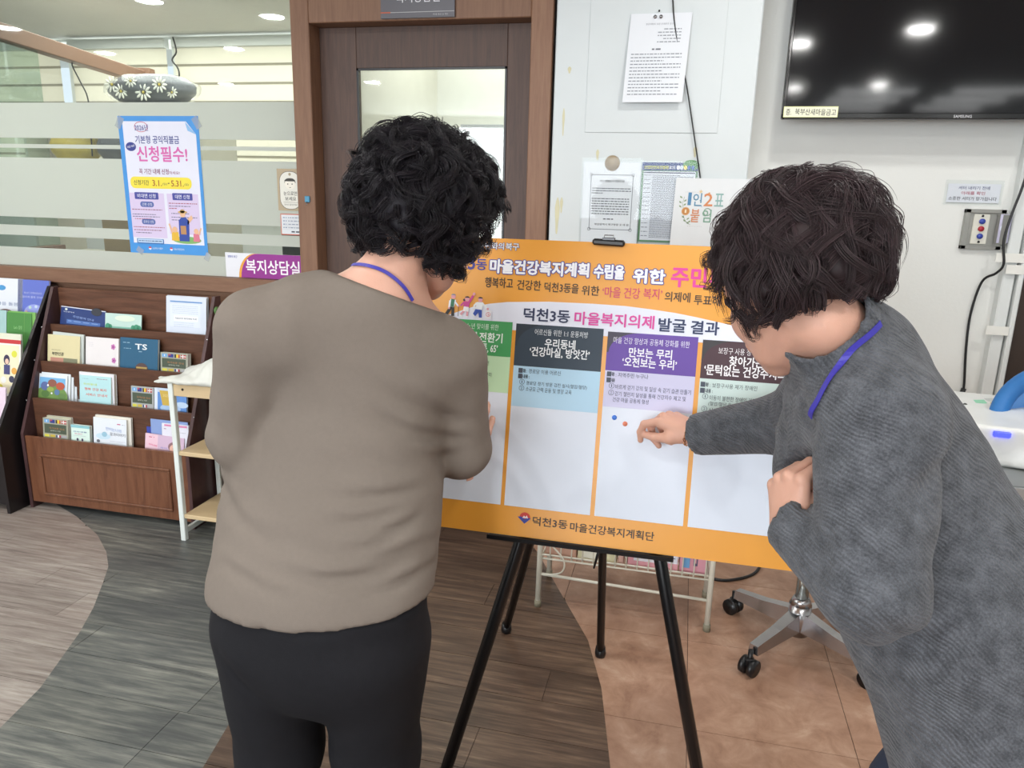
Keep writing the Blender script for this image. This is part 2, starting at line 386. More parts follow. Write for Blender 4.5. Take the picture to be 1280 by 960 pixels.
m_fl3 = ramp_mat('dark_brown_wood_vinyl', [(0.28, '#3c2e27'), (0.45, '#594538'), (0.6, '#735c4b'), (0.76, '#a08771')], 0.38, (1.0, 15, 1), 3.4, dist=.25, bump=0.1, patch=(1.8, '#37271f', 0.6, (1, 2.6, 1)))
m_fl4 = ramp_mat('rust_marbled_tile', [(0.3, '#946e59'), (0.45, '#ae8870'), (0.57, '#bd9880'), (0.72, '#d0b19b')], 0.35, (1, 1, 1), 9, detail=12, dist=.5, bump=0.04, patch=(4.0, '#9a7560', 0.5, (1, 1, 1)))
def interp(tab):
    ys, xs = zip(*sorted(tab)); return lambda y: float(np.interp(y, ys, xs))
B1 = interp([(3.1, -3.4), (2.75, -3.0), (2.551, -2.558), (2.42, -2.33), (2.3, -2.181), (2.2, -2.085), (2.083, -2.009), (1.94, -1.92), (1.802, -1.849), (1.533, -1.739), (1.367, -1.704), (0.8, -1.62), (0, -1.6), (-3, -1.6)])
B2 = interp([(3.1, -0.95), (2.6, -1.18), (2.2, -1.28), (1.9, -1.24), (1.605, -1.138), (1.38, -1.094), (1.0, -1.0), (0, -0.9), (-3, -0.9)])
B3 = interp([(3.1, -0.72), (2.783, -0.51), (2.489, -0.365), (2.206, -0.223), (1.966, -0.15), (1.647, -0.09), (1.2, -0.04), (0.5, -0.02), (-3, 0)])
GAP = 0.0009
def piece(name, x0, x1, y0, y1, fl, fr, m):
    n = 15; ys = [y0+GAP+(y1-y0-2*GAP)*k/(n-1) for k in range(n)]; L = []; R = []
    for y in ys:
        a = max(x0+GAP, fl(y)) if fl else x0+GAP; b = min(x1-GAP, fr(y)) if fr else x1-GAP
        if b-a > 0.0006: L.append((a, y)); R.append((b, y))
    if len(L) < 2: return
    MB().prism(R+L[::-1], -0.002, 0.0, m).build(name, floor)
def planks(fl, fr, m, xa, xb, seed):
    r = random.Random(seed); y = 0.0; row = 0
    while y < 3.05:
        x = xa-r.uniform(0, 0.9)
        while x < xb: piece('plank', x, x+0.92, y, min(y+0.155, 3.05), fl, fr, m); x += 0.92
        y += 0.155; row += 1
planks(None, B1, m_fl1, -5.0, -1.5, 1)
planks(B1, B2, m_fl2, -3.5, -0.8, 2)
planks(B2, B3, m_fl3, -1.4, 0.1, 3)
for j in range(-1, 7):
    for i in range(-2, 5):
        x0 = 0.101+0.4435*i; y0 = 1.85-0.4435*4+0.4435*j
        if y0 < 3.0: piece('tile', x0, x0+0.4435, y0, min(y0+0.4435, 3.05), B3, None, m_fl4)
sbox('ceiling', (-6.6, -5.2, 2.55), (3.3, 6.6, 2.65), m_ceil)
sbox('wall_left', (-6.7, -5.2, 0), (-6.6, 6.6, 2.55), m_white)
sbox('wall_right', (3.3, -5.2, 0), (3.4, 3.15, 2.55), m_white)
sbox('wall_rear', (-6.6, -5.3, 0), (3.3, -5.2, 2.55), mat('rear_wall_paint', '#b9b8b2', 0.7))
sbox('wall_back', (0.184, 3.05, 0), (3.3, 3.15, 2.55), m_wallpaper)
# office behind the glass
sbox('wall_office_back', (-6.6, 5.4, 0), (-1.57, 5.5, 1.35), m_white)
sbox('wall_office_upper', (-6.6, 5.4, 2.535), (-1.57, 5.5, 2.55), m_white)
sbox('wall_office_side', (-0.52, 3.15, 0), (-0.42, 4.6, 2.55), m_white)
sbox('wall_counsel_back', (-1.55, 4.5, 0), (-0.42, 4.6, 2.55), mat('cream_wall', '#e2e1da', 0.7))
sbox('wall_office_divider', (-1.585, 3.05, 0), (-1.535, 5.5, 2.55), mat('beige_wall', '#d9d5c8', 0.7))
sbox('trim_1', (-1.53, 4.485, 1.80), (-0.53, 4.5, 1.83), mat('pale_rail', '#d0cdc2', 0.5), 0.003)
# wall under the office window
lw = sbox('wall_front', (-6.6, 2.93, 0), (-1.6, 3.0, 1.0), m_frameH)
st = sbox('trim_2', (-6.6, 2.90, 0.985), (-1.6, 3.03, 1.05), m_frameH, 0.004)
# door frame posts and head
for nm, lo, hi in (('trim_3', (-1.60, 2.90, 0), (-1.52, 3.04, 2.55)), ('trim_4', (-0.628, 2.90, 0), (-0.545, 3.04, 2.55)), ('trim_5', (-1.52, 2.90, 2.066), (-0.628, 3.04, 2.215))):
    sbox(nm, lo, hi, m_frame, 0.003)
sbox('trim_6', (-1.52, 2.99, 2.215), (-0.628, 3.03, 2.55), m_door)
sbox('shade_strip', (-0.545, 2.93, 0), (-0.53, 3.04, 2.55), mat('gap_shade', '#17171a', 0.8))  # near-black strip paints the shade in the gap between door frame and pillar
sbox('trim_8', (-6.6, 2.90, 2.40), (-1.6, 3.03, 2.55), m_frameH, 0.004)
# glass of the office front, with frosted film bands
win = struct(thing('window_1', None, None, (-4.1, 2.965, 1.05)))
MB().box((-6.6, 2.962, 1.05), (-1.60, 2.968, 2.40), m_glass).build('pane', win)
for z0, z1 in ((1.632, 1.783), (1.588, 1.632-0.027), (1.278, 1.546), (1.193, 1.240), (1.05, 1.137)):
    MB().box((-6.6, 2.9595, z0), (-1.602, 2.9605, z1), m_frost).build('frosted_band', win)
# door leaf
dr = struct(thing('door_1', None, None, (-1.07, 3.0, 0)))
X0, X1, GX0, GX1, GZ0, GZ1 = -1.52, -0.628, -1.36, -0.735, 0.55, 1.912
for k, (lo, hi) in enumerate((((X0, 2.985, 0.01), (GX0, 3.025, 2.066)), ((GX1, 2.985, 0.01), (X1, 3.025, 2.066)))): MB().box(lo, hi, m_door, 0.002).build('stile', dr)
for lo, hi in (((GX0, 2.985, GZ1), (GX1, 3.025, 2.066)), ((GX0, 2.985, 0.01), (GX1, 3.025, GZ0))): MB().box(lo, hi, m_door, 0.002).build('rail', dr)
MB().box((GX0, 3.0, GZ0), (GX1, 3.006, GZ1), m_glass).build('pane', dr)
mb = MB()
for lo, hi in (((GX0, 2.982, GZ1-0.008), (GX1, 2.99, GZ1)), ((GX0, 2.982, GZ0), (GX0+0.008, 2.99, GZ1)), ((GX1-0.008, 2.982, GZ0), (GX1, 2.99, GZ1))): mb.box(lo, hi, m_blackpl)
mb.build('glazing_bead', dr)
MB().tube([(-1.47, 2.985, 0.98), (-1.47, 2.93, 0.98), (-1.40, 2.925, 0.98), (-1.36, 2.93, 0.98)], 0.009, m_chrome, 8).build('door_handle', dr)
# protruding white pillar with its flush panel
pil = struct(thing('wall_pillar', None, None, (-0.17, 2.97, 0)))
MB().box((-0.53, 2.88, 0), (0.184, 3.05, 2.55), m_panelwhite, 0.004).build('pillar_face', pil)
MB().box((-0.408, 2.8765, 1.664), (0.066, 2.88, 2.35), m_panelwhite, 0.001).build('access_panel', pil)
mb = MB(); mg = mat('old_glue', '#cfc9a4', 0.4, var=0.15)
for x, z, a, b in ((-0.50, 1.36, .008, .07), (-0.485, 1.40, .005, .03), (-0.357, 1.585, .005, .02), (-0.005, 1.60, .006, .02), (-0.475, 1.88, .006, .012), (-0.49, 1.7, .004, .05)):
    pts = [(x+a*math.cos(t)*(1+.3*math.sin(3*t)), z+b*math.sin(t)) for t in np.linspace(0, 2*math.pi, 14, endpoint=False)]; mb.prism(pts, 2.8792, 2.8802, mg, axis=1)
mb.build('glue_stain', pil)
# brown door leaf at the right end of the wall, with its white architrave and pipe casings
sbox('door_2', (1.165, 3.03, 0), (2.1, 3.05, 1.32), mat('dark_walnut_door', '#35271f', 0.5, var=0.2, scale=8, stretch=(6, 6, 1)))
# ------------------------------------------------------------------ office behind the glass
pt = thing('glass_partition', 'inner partition of green-tinted glass hanging below a slanting brown beam behind the office window', 'partition', (-3.4, 3.3, 0))
R_ = rotm(0, 0, 12.7)
def rbox(lo, hi, m, ch=0.0): return MB().box(lo, hi, m, ch, rot=R_, c=(V3(-3.33, 3.05, 0)))
rbox((-3.40, 3.08, 2.12), (-3.33, 4.80, 2.20), m_frameH, ch=.004).build('beam', pt)
rbox((-3.36, 3.10, 1.1), (-3.357, 3.62, 2.12), glass_mat('green_tinted_glass', (0.78, 0.87, 0.83), 1.0)).build('pane', pt)
rbox((-3.40, 3.08, 0), (-3.33, 3.62, 1.1), m_frameH).build('lower_panel', pt)
rbox((-3.40, 4.76, 0), (-3.30, 4.84, 2.22), m_frameH).build('post', pt)
# zebra blinds
m_bl = frost_mat('cream_blind_fabric', '#e9e5da', 0.0); m_bl2 = frost_mat('sheer_blind_fabric', '#a8a292', 0.12)
def blind(x0, x1, z0, z1, y, label):
    t = thing('zebra_blind', label, 'blind', ((x0+x1)/2, y, z0), group='zebra blinds of the office window')
    MB().box((x0, y-0.03, z1), (x1, y+0.03, z1+0.07), m_white, 0.004).build('head_rail', t)
    z = z1; k = 0
    while z > z0:
        MB().box((x0+.005, y-0.002, z-0.114), (x1-.005, y, z), m_bl).build('slat', t)
        MB().box((x0+.005, y+0.001, z-0.132), (x1-.005, y+0.002, z-0.114), m_bl2).build('sheer_strip', t); z -= 0.132; k += 1
    MB().box((x0, y-0.008, z0-0.03), (x1, y+0.008, z0), m_white).build('bottom_rail', t)
blind(-6.0, -4.95, 1.40, 2.46, 5.33, 'backlit cream zebra blind behind the green-tinted partition pane at far left')
blind(-4.85, -3.98, 1.40, 2.46, 5.33, 'backlit cream zebra blind beyond the slanting beam, left of the hanging wire')
blind(-3.92, -2.72, 1.40, 2.46, 5.33, 'wide backlit cream zebra blind above the blue poster, right of the hanging wire')
for x in (-4.9, -3.95, -6.1, -2.7): sbox('window_frame' if 0 else 'trim_9', (x-.03, 5.39, 1.35), (x+.03, 5.45, 2.535), m_white)
def wire(name, pts, r, m, label, cat='cable'):
    P = np.array(pts, float); n = len(P); t = np.linspace(0, n-1, (n-1)*6+1); Q = []
    for q in t:
        i = min(int(q), n-2); u = q-i; p0, p1, p2, p3 = P[max(i-1, 0)], P[i], P[i+1], P[min(i+2, n-1)]
        Q.append(0.5*((2*p1)+(-p0+p2)*u+(2*p0-5*p1+4*p2-p3)*u*u+(-p0+3*p1-3*p2+p3)*u**3))
    return tag(MB().tube(Q, r, m, 8).build(name), label, cat)
wire('hanging_wire', [(-3.86, 5.25, 2.52), (-3.84, 5.25, 2.42), (-3.88, 5.25, 2.36), (-3.83, 5.25, 2.28), (-3.85, 5.25, 2.1), (-3.84, 5.25, 1.45)], .006, m_blackpl, 'thin dark wire hanging between two cream blinds')
wire('hanging_wire', [(-3.565, 3.93, 2.13), (-3.57, 3.93, 2.10), (-3.53, 3.93, 2.02), (-3.49, 3.93, 1.93), (-3.49, 3.93, 1.80), (-3.5, 3.93, 1.6)], .004, m_blackpl, 'thin dark wire drooping from the slanting beam')
blind(-2.68, -1.70, 1.40, 2.46, 5.33, 'backlit cream zebra blind just left of the door post')
# tall cabinet with bedding in plastic
cb = thing('storage_cabinet', 'pale cabinet behind the frosted bands, bedding packages on top', 'cabinet', (-3.5, 4.3, 0))
mc = mat('pale_cabinet', '#c9c6ba', 0.5)
MB().box((-4.15, 4.1, 0), (-2.90, 4.5, 1.0), mc, 0.004).build('body', cb)
for k in range(3): MB().box((-4.14+k*.415, 4.085, 0.05), (-5.235+k*.415, 4.1, 0.97), mc, 0.004).build('door', cb)
for z in (1.545, 1.90): MB().box((-4.15, 4.1, z), (-2.90, 4.5, z+.02), mc, 0.003).build('shelf_board', cb)
for x in (-4.15, -2.92): MB().box((x, 4.1, 1.0), (x+.02, 4.5, 1.92), mc).build('upright', cb)
m_quilt = mat('charcoal_quilt', '#63656a', 0.8, var=0.15, scale=8); m_petal = mat('white_petal_print', '#e4e2da', 0.8); m_yel = mat('mustard_quilt', '#c9b45a', 0.8, var=.3, scale=20)
def bundle(name, c, r, m, label, seed, daisies=()):
    t = thing(name, label, 'bedding', (c[0], c[1], c[2]-r[2]))
    f = lambda P: ell(P, c, r)+0.012*smooth_noise(P, 22, seed)-0.006*np.abs(np.sin(P[:, 2]*70))
    V, F = snet(f, np.array(c)-np.array(r)-.04, np.array(c)+np.array(r)+.04, 0.014); V[:, 2] = np.maximum(V[:, 2], c[2]-r[2]); fastmesh('quilt', V, F, [m], t)
    mb = MB()
    for dx, dz, s in daisies:
        p = onto(f, (c[0]+dx, c[1]-r[1], c[2]+dz), 0.004)
        for a in range(10):
            q = 2*math.pi*a/10; mb.ball(p+V3(math.cos(q)*s, 0, math.sin(q)*s*.8), (s*.55, .004, s*.2), m_petal, 8, 5, M=rotm(0, -math.degrees(q), 0))
        mb.ball(p, (s*.25, .006, s*.25), m_yel, 8, 5)
    if daisies: mb.build('daisy_print', t)
    g = lambda P: f(P)-0.012+0.004*smooth_noise(P, 45, seed+5)
    V, F = snet(g, np.array(c)-np.array(r)-.06, np.array(c)+np.array(r)+.06, 0.014); V[:, 2] = np.maximum(V[:, 2], c[2]-r[2]); fastmesh('plastic_bag', V, F, [m_clearfilm], t)
bundle('bedding_bundle', (-3.32, 4.28, 2.012), (0.29, .15, .092), m_quilt, 'daisy patterned grey quilt in clear plastic lying on top of the cabinet', 3, ((-.22, .02, .036), (-.12, -.035, .034), (.05, -.03, .038), (-.03, .035, .03), (.16, .01, .036), (.23, -.04, .026)))
bundle('bedding_bundle', (-3.92, 4.28, 1.67), (0.16, .14, .10), m_yel, 'mustard quilt in plastic glimpsed between frosted bands left of the blue poster', 4)
bundle('bedding_bundle', (-3.58, 4.28, 1.67), (0.14, .14, .10), m_quilt, 'grey quilt in plastic glimpsed between frosted bands just left of the blue poster', 5)
tag(MB().box((-2.42, 4.46, 1.60), (-2.18, 4.485, 1.95), mat('grey_notice', '#a9acae', .6), 0.002).build('x') if 0 else MB().box((-1.38, 4.47, 1.60), (-1.12, 4.484, 1.84), mat('grey_notice', '#b2b4b8', .6), 0.002).build('notice_plate'), 'small grey notice on the white wall seen through the door glass', 'notice')
# long desk with clutter glimpsed low behind the glass
dk = thing('office_desk', 'desk glimpsed through the lowest clear strips of the office window', 'desk', (-2.6, 3.9, 0))
MB().box((-3.15, 3.3, 0.98), (-1.7, 3.6, 1.01), mc, .003).build('desktop', dk)
for x in (-3.13, -2.55, -1.72): MB().box((x-.01, 3.32, 0), (x+.01, 3.58, .98), mc).build('side_panel', dk)
for x0, x1, z1, c, lb in ((-2.98, -2.75, 1.27, '#a98c64', 'tan box standing on the office desk left of the blue poster'), (-2.72, -2.6, 1.24, '#b79a72', 'narrow tan box on the office desk beside a dark file'), (-1.95, -1.72, 1.24, '#4c4e52', 'dark grey printer shape on the office desk right of the blue poster')):
    tag(MB().box((x0, 3.36, 1.01), (x1, 3.52, z1), mat('desk_item_'+c, c, .6), .004).build('storage_box'), lb, 'box')

# ------------------------------------------------------------------ ceiling lamps
def lamp(i, x, y):
    t = thing('ceiling_downlight', ['leftmost round downlight mirrored in the office glass above the brown beam', 'second downlight from the left mirrored in the glass, on the brown beam', 'topmost downlight mirrored in the glass above the blinds', 'round downlight mirrored in the glass nearest the brown door post', 'downlight mirrored lowest in the glass in front of the cream blind', '', '', '', '', 'round downlight mirrored highest in the television, right of its middle', 'round downlight mirrored at the left edge of the television', '', 'round downlight mirrored low in the middle of the television', 'faint round downlight mirrored low at the left edge of the television', '', '', ''][i] or 'unseen round white ceiling downlight outside the picture above the waiting room', 'light', (x, y, 2.53), group='round ceiling downlights')
    a = np.linspace(0, 2*math.pi, 24, endpoint=False)
    MB().tube([(x+.085*math.cos(q), y+.085*math.sin(q), 2.545) for q in a], .009, m_white, 6, closed=True).build('rim', t)
    MB().cyl((x, y, 2.543), (x, y, 2.549), .08, mat('lamp_diffuser', '#ffffff', .5, emit=22.0, var=0), 24).build('diffuser', t)
    d = bpy.data.lights.new('downlight', 'AREA'); d.shape = 'DISK'; d.size = .15; d.energy = LAMP_W; d.color = (1, .985, .95)
    o = bpy.data.objects.new('downlight', d); COL.objects.link(o); o.location = (x, y, 2.54)
for i, (x, y) in enumerate(LAMP_XY): lamp(i, x, y)

for k_, (xa_, xb_) in enumerate(((1.28, 2.05), (2.32, 3.05))):
    t = thing('ceiling_panel_light', ['rectangular ceiling light with three tubes mirrored low in the television', 'rectangular ceiling light with three tubes mirrored at the right of the television'][k_], 'light', ((xa_+xb_)/2, -3.2, 2.50))
    MB().box((xa_, -4.0, 2.535), (xb_, -2.45, 2.549), mat('panel_reflector', '#9fa8a6', .5, emit=.35), .002).build('reflector', t)
    for y_ in (-3.9, -3.2, -2.55): MB().tube([(xa_+.03, y_, 2.52), (xb_-.03, y_, 2.52)], .016, mat('fluorescent_tube', '#ffffff', .5, emit=7.0, var=0), 8).build('tube', t)
# ------------------------------------------------------------------ things on the glass, door head and pillar
def flat_thing(name, label, cat, x0, x1, z0, z1, y, m, th=0.0012, dx=0.0, lean=0.0, tilt=0.0):
    """a sheet facing the room; dx = how far its foot is shifted sideways; origin of the drawing at its top left"""
    t = thing(name, label, cat, ((x0+x1)/2, y, z0)); H = z1-z0
    u = V3(math.cos(tilt), 0, -math.sin(tilt)); v = V3(dx/H, -lean/H, -1.0)
    o = V3(x0, y-th, z1); W = x1-x0; mb = MB()
    V = [o, o+v*H, o+v*H+u*W, o+u*W]; V = V+[p+V3(0, th, 0) for p in V]
    mb.add(V, [(0, 1, 2, 3), (7, 6, 5, 4), (0, 4, 5, 1), (1, 5, 6, 2), (2, 6, 7, 3), (3, 7, 4, 0)], m); mb.build('sheet', t)
    return t, Sheet(o, u, v, V3(0, -1, 0))
def tape_on(t, x, z, y, w=.035, h=.025, ang=0.0, name='tape'):
    MB().box((x-w/2, y-.0012, z-h/2), (x+w/2, y-.0006, z+h/2), m_tape, rot=rotm(0, ang, 0)).build(name, t)
# blue poster
t, s = flat_thing('poster', 'blue bordered application poster taped on the office glass', 'poster', -2.483, -2.083, 1.137, 1.727, 2.9585, mat('poster_blue', '#4795dc', .45), dx=.002)
s.poly([(.022, .022), (.022, .545), (.385, .545), (.385, .075), (.34, .022)], '#e3e4f2', 0)
s.poly([(.335, .022), (.345, .06), (.385, .075)], '#8fbbe6', 1)
s.ring(.115, .045, .034, .0025, '#c4576c', 2, ry=.022); s.text(.082, .15, .048, .026, '2026년', '#3d4494', 2, .02)
s.text(.08, .30, .098, .034, '기본형 공익직불금', '#373f8e', 2, .03)
s.disc(.055, .128, .026, '#3a4490', 2, ry=.019); s.text(.036, .074, .131, .010, '지금 바로', '#f2f2fa', 3, .02, y1=.123)
s.text(.082, .335, .158, .066, '신청필수!', '#d768b0', 2, .05)
s.text(.085, .235, .232, .024, '꼭 기간 내에 신청', '#8d4a6e', 2, .03); s.text(.237, .29, .236, .014, '하세요!', '#a0627e', 2, .01)
s.rrect(.035, .255, .345, .305, .022, '#f0de49', 2); s.text(.052, .13, .28, .022, '신청기간', '#4d4a3d', 3, .02); s.text(.148, .195, .281, .026, '3.1.', '#a0442f', 3, .03); s.text(.198, .222, .285, .012, '(일)', '#6d6350', 3)
s.text(.226, .234, .281, .004, '-', '#6d4a40', 3, .03); s.text(.243, .305, .281, .026, '5.31.', '#a0442f', 3, .03); s.text(.308, .33, .285, .012, '(일)', '#6d6350', 3)
for x0, x1, tt in ((.022, .20, '비대면 신청'), (.215, .372, '대면 신청')):
    s.rect(x0, .325, x1, .50 if x0 > .1 else .52, '#d7c8e6', 1); s.rrect(x0+.028, .322, x1-.028, .352, .004, '#474b9c', 2); s.text(x0+.042, x1-.042, .337, .018, tt, '#e8e8f6', 3, .02)
for y_, tt in ((.374, '간편 신청'), (.45+.0, '온라인 신청')): s.rrect(.075, y_-.012, .145, y_+.012, .011, '#5566a8', 2); s.text(.084, .136, y_, .013, tt, '#e6e8f4', 3)
for k, (x0, x1, y_, c_) in enumerate(((.03, .185, .397, '#8f5672'), (.03, .15, .418, '#6d6a8a'), (.03, .17, .428, '#6d6a8a'), (.04, .13, .438, '#b2657a'), (.03, .19, .474, '#a0566c'), (.03, .175, .487, '#8f5672'), (.04, .12, .499, '#6d6a8a'), (.222, .366, .366, '#a34f68'), (.222, .33, .378, '#6d6a8a'), (.222, .26, .388, '#a34f68'), (.23, .32, .41, '#6d6a8a'), (.23, .36, .426, '#6d6a8a'), (.23, .31, .438, '#6d6a8a'))): s.dashes(x0, x1, y_, .0035, c_, 2, rs=k)
s.rrect(.04, .505+.02, .18, .548, .003, '#3f6fae', 2)
s.rect(.045, .527, .175, .543, '#bcd3ee', 3); s.dashes(.05, .17, .535, .004, '#4a5f8a', 4)
s.disc(.30, .525, .072, '#7fb069', 2, ry=.016)
s.poly([(.265, .44), (.262, .53), (.312, .53), (.318, .44), (.30, .425), (.28, .425)], '#2f4aa0', 3); s.rect(.272, .462, .30, .50, '#b98a5c', 4); s.disc(.288, .412, .014, '#e6b893', 4); s.disc(.288, .403, .024, '#c9a468', 5, ry=.006); s.disc(.288, .399, .012, '#c9a468', 5, ry=.008)
s.poly([(.312, .43), (.308, .46), (.338, .43), (.332, .415)], '#e6b893', 3); s.disc(.242, .48, .013, '#e6b893', 4); s.poly([(.225, .49), (.222, .528), (.262, .53), (.258, .49)], '#e2b53c', 3); s.line([(.228, .495), (.215, .455)], .008, '#e6b893', 4)
s.disc(.35, .485, .012, '#e6b893', 4); s.poly([(.335, .495), (.332, .53), (.366, .53), (.363, .495)], '#d8798f', 3); s.line([(.362, .5), (.375, .47)], .007, '#e6b893', 4)
for x in (.105, .215): s.disc(x, .567, .0075, '#eef0f8', 2); s.disc(x, .567, .0075, '#d34a5c', 3, a0=180, a1=360); s.text(x+.012, x+.066, .567, .009, '농림축산식품부' if x < .2 else '국립농산물품질관리원', '#e3edf8', 2)
s.build(t)
tape_on(t, -2.43, 1.148, 2.957, ang=35); tape_on(t, -2.085, 1.133, 2.957, ang=-62); tape_on(t, -2.475, 1.70, 2.957, .03, .05, 30); tape_on(t, -2.09, 1.70, 2.957, .03, .05, -30)
# small round-topped sticker
t, s = flat_thing('sticker', 'tan look-only sticker with a face and rounded white card', 'sticker', -1.723, -1.606, 1.345, 1.517, 2.9585, mat('sticker_tan', '#b5a386', .5))
s.rrect(.010, .010, .108, .166, .04, '#5f5c54', 0); s.rrect(.012, .012, .106, .164, .039, '#e6e4da', 1)
s.disc(.06, .022, .006, '#a89a80', 2); s.disc(.06, .058, .026, '#3a3833', 2, ry=.022, a0=180, a1=360); s.disc(.06, .060, .024, '#f0ebdf', 3, ry=.024); s.disc(.06, .052, .026, '#3a3833', 4, ry=.014, a0=185, a1=355)
s.disc(.05, .062, .0025, '#33312e', 4); s.disc(.07, .062, .0025, '#33312e', 4); s.line([(.056, .076), (.064, .076)], .002, '#33312e', 4)
s.text(.028, .092, .100, .017, '눈으로만', '#3d3a34', 2, .02); s.text(.034, .086, .122, .017, '보세요', '#3d3a34', 2, .02); s.line([(.026, .137), (.094, .137)], .0012, '#6b675c', 2); s.text(.03, .09, .147, .008, '만지지 말아주세요', '#5f5b52', 2)
s.build(t)
t, s = flat_thing('sticker', 'small white form card edged in red under the tan sticker', 'sticker', -1.716, -1.600, 1.243, 1.332, 2.9585, mat('card_red', '#c9705c', .5))
s.rect(.004, .004, .112, .085, '#dcdfe3', 0)
for k in range(4): s.dashes(.012, .03, .016+k*.014, .004, '#8291ad', 1, rs=k); s.dashes(.036, .09, .016+k*.014, .004, '#8b93a6', 1, rs=k+9); s.line([(.008, .023+k*.014), (.108, .023+k*.014)], .0007, '#b9bdc6', 1)
s.dashes(.05, .105, .075, .006, '#4a4c56', 1); s.build(t)
# purple sign at sill
t, s = flat_thing('sign_board', 'purple and white counselling room sign leaning on the window sill', 'sign', -1.985, -1.603, 1.052, 1.158, 2.945, mat('sign_white', '#e6e7ee', .4), th=.004)
p = [(.382, .0), (.16, 0)]+[(.075+.085*(1-math.sin(a)), .106*(1-math.cos(a))) for a in np.linspace(0, math.pi/2, 10)]+[(.382, .106)]
s.poly([(x-.012 if x < .38 else x, y) for x, y in p][::1], '#e6a23e', 0); s.poly(p, '#932f8d', 1)
s.text(.10, .36, .056, .062, '복지상담실', '#f3eef4', 2, .04); s.text(.014, .06, .017, .011, '변화의 북구', '#4a55a8', 2, .02); s.build(t)
# sign over the door
t, s = flat_thing('sign_board', 'dark grey counselling room sign above the brown door', 'sign', -1.212, -0.918, 2.072, 2.21, 2.895, mat('sign_grey', '#57555c', .4), th=.006)
s.text(.062, .236, .066, .038, '복지상담실', '#e0e0e2', 1, .02); s.line([(.0, .118), (.293, .118)], .002, '#b9b7b8', 1); s.line([(0, .118), (.04, .118)], .004, '#c25c3c', 2); s.text(.21, .27, .128, .006, '덕천3동', '#b9b7b8', 1); s.build(t)
# blue clip on the frame
hk = thing('blue_hook', 'tiny blue adhesive hook on the brown door post', 'hook', (-1.553, 2.90, 1.38))
MB().box((-1.564, 2.892, 1.383), (-1.542, 2.90, 1.408), mat('blue_plastic', '#4d93b5', .4), .002).build('plate', hk)
MB().tube([(-1.553, 2.893, 1.385), (-1.553, 2.888, 1.377), (-1.553, 2.885, 1.372)], .002, m_chrome, 6).build('hook_pin', hk)
# papers on the pillar
t, s = flat_thing('notice_paper', 'curling white typed notice clipped high on the white pillar', 'notice', -0.262, -0.052, 1.765, 2.060, 2.872, m_paper, dx=-.012, lean=.022)
s.text(.055, .15, .035, .006, '정관개정의 사전 안내문과 공고', '#7b7f88', 1)
for k in range(5): s.dashes(.10+.02*(k % 3 == 0), .18, .052+k*.0105, .0035, '#989ca4', 1, rs=k)
s.dashes(.085, .115, .118, .005, '#6d7079', 1)
for k in range(13): s.dashes(.014, .19 if k % 3 != 2 else .13, .134+k*.0112, .0034, '#8f939b', 1, rs=20+k)
s.build(t)
for x in (-0.178, -0.158): MB().cyl((x, 2.8755, 2.048), (x, 2.864, 2.048), .006, m_chrome, 12).build('magnet', t)
MB().cyl((-.166, 2.8755, 2.068), (-.166, 2.868, 2.068), .003, m_blackpl, 8).build('pin', t)
t, s = flat_thing('notice_paper', 'white framed-text notice in a clear sleeve low on the pillar, left of the green sheet', 'notice', -0.405, -0.193, 1.262, 1.559, 2.876, m_paper)
s.ring(.5, .5, .0001, .00005, '#56606c', 1)
for a, b in (((.03, .045), (.185, .045)), ((.185, .045), (.185, .243)), ((.185, .243), (.03, .243)), ((.03, .243), (.03, .045))): s.line([a, b], .0018, '#5d6672', 1)
for cx, cy in ((.03, .045), (.185, .045), (.185, .243), (.03, .243)): s.ring(cx, cy, .006, .0015, '#5d6672', 2)
s.text(.062, .153, .067, .009, '북구 청렴도시 행동강령', '#3f434b', 1, .02)
for k in range(3): s.dashes(.036, .18 if k < 2 else .075, .094+k*.0085, .0034, '#666a74', 1, rs=k+3)
for k in range(7): s.dashes(.036, .175, .131+k*.0092, .0034, '#666a74', 1, rs=k+30)
s.dashes(.082, .12, .205, .004, '#666a74', 1); s.text(.05, .178, .225, .008, '부산광역시 북구청장 오 태 원', '#4a4d55', 1, .02); s.build(t)
MB().box((-0.412, 2.8725, 1.255), (-0.186, 2.8733, 1.575), m_clearfilm).build('plastic_sleeve', t)
MB().cyl((-.30, 2.874, 1.556), (-.30, 2.8755, 1.556), .028, mat('brown_suction_disc', '#a8967c', .6), 20).build('disc', t)
t, s = flat_thing('poster', 'green bordered safety regulation sheet behind the white lettered board', 'poster', -0.190, 0.010, 1.275, 1.561, 2.876, mat('poster_green', '#5f8a68', .5))
s.rect(0, 0, .20, .028, '#45578a', 0); s.disc(.175, .008, .03, '#6a9a6a', 1, ry=.018); s.text(.008, .095, .017, .012, '산업안전보건법령', '#e4e25c', 2, .04); s.text(.097, .118, .017, .012, '요지', '#f2f4f6', 2, .04)
for x, c_ in ((.13, '#e8eaf2'), (.142, '#d8dff0'), (.155, '#e6d37a'), (.168, '#4a6ab0'), (.182, '#5a78b8')): s.disc(x, .017, .006, c_, 2, ry=.008)
s.rect(.007, .031, .193, .279, '#d9dde6', 1); s.rect(.009, .034, .191, .038, '#4a5066', 2)
y_ = .045; k = 0
while y_ < .272:
    s.dashes(.010, .034, y_, .003, '#8a8f9c', 2, rs=k) if k % 3 == 0 else None; s.dashes(.04, .188 if k % 4 else .14, y_, .0026, '#8d929e', 2, dens=1.6, rs=60+k); y_ += .0052; k += 1
s.build(t)
MB().box((-0.196, 2.872, 1.268), (0.016, 2.8727, 1.566), m_clearfilm).build('plastic_sleeve', t)
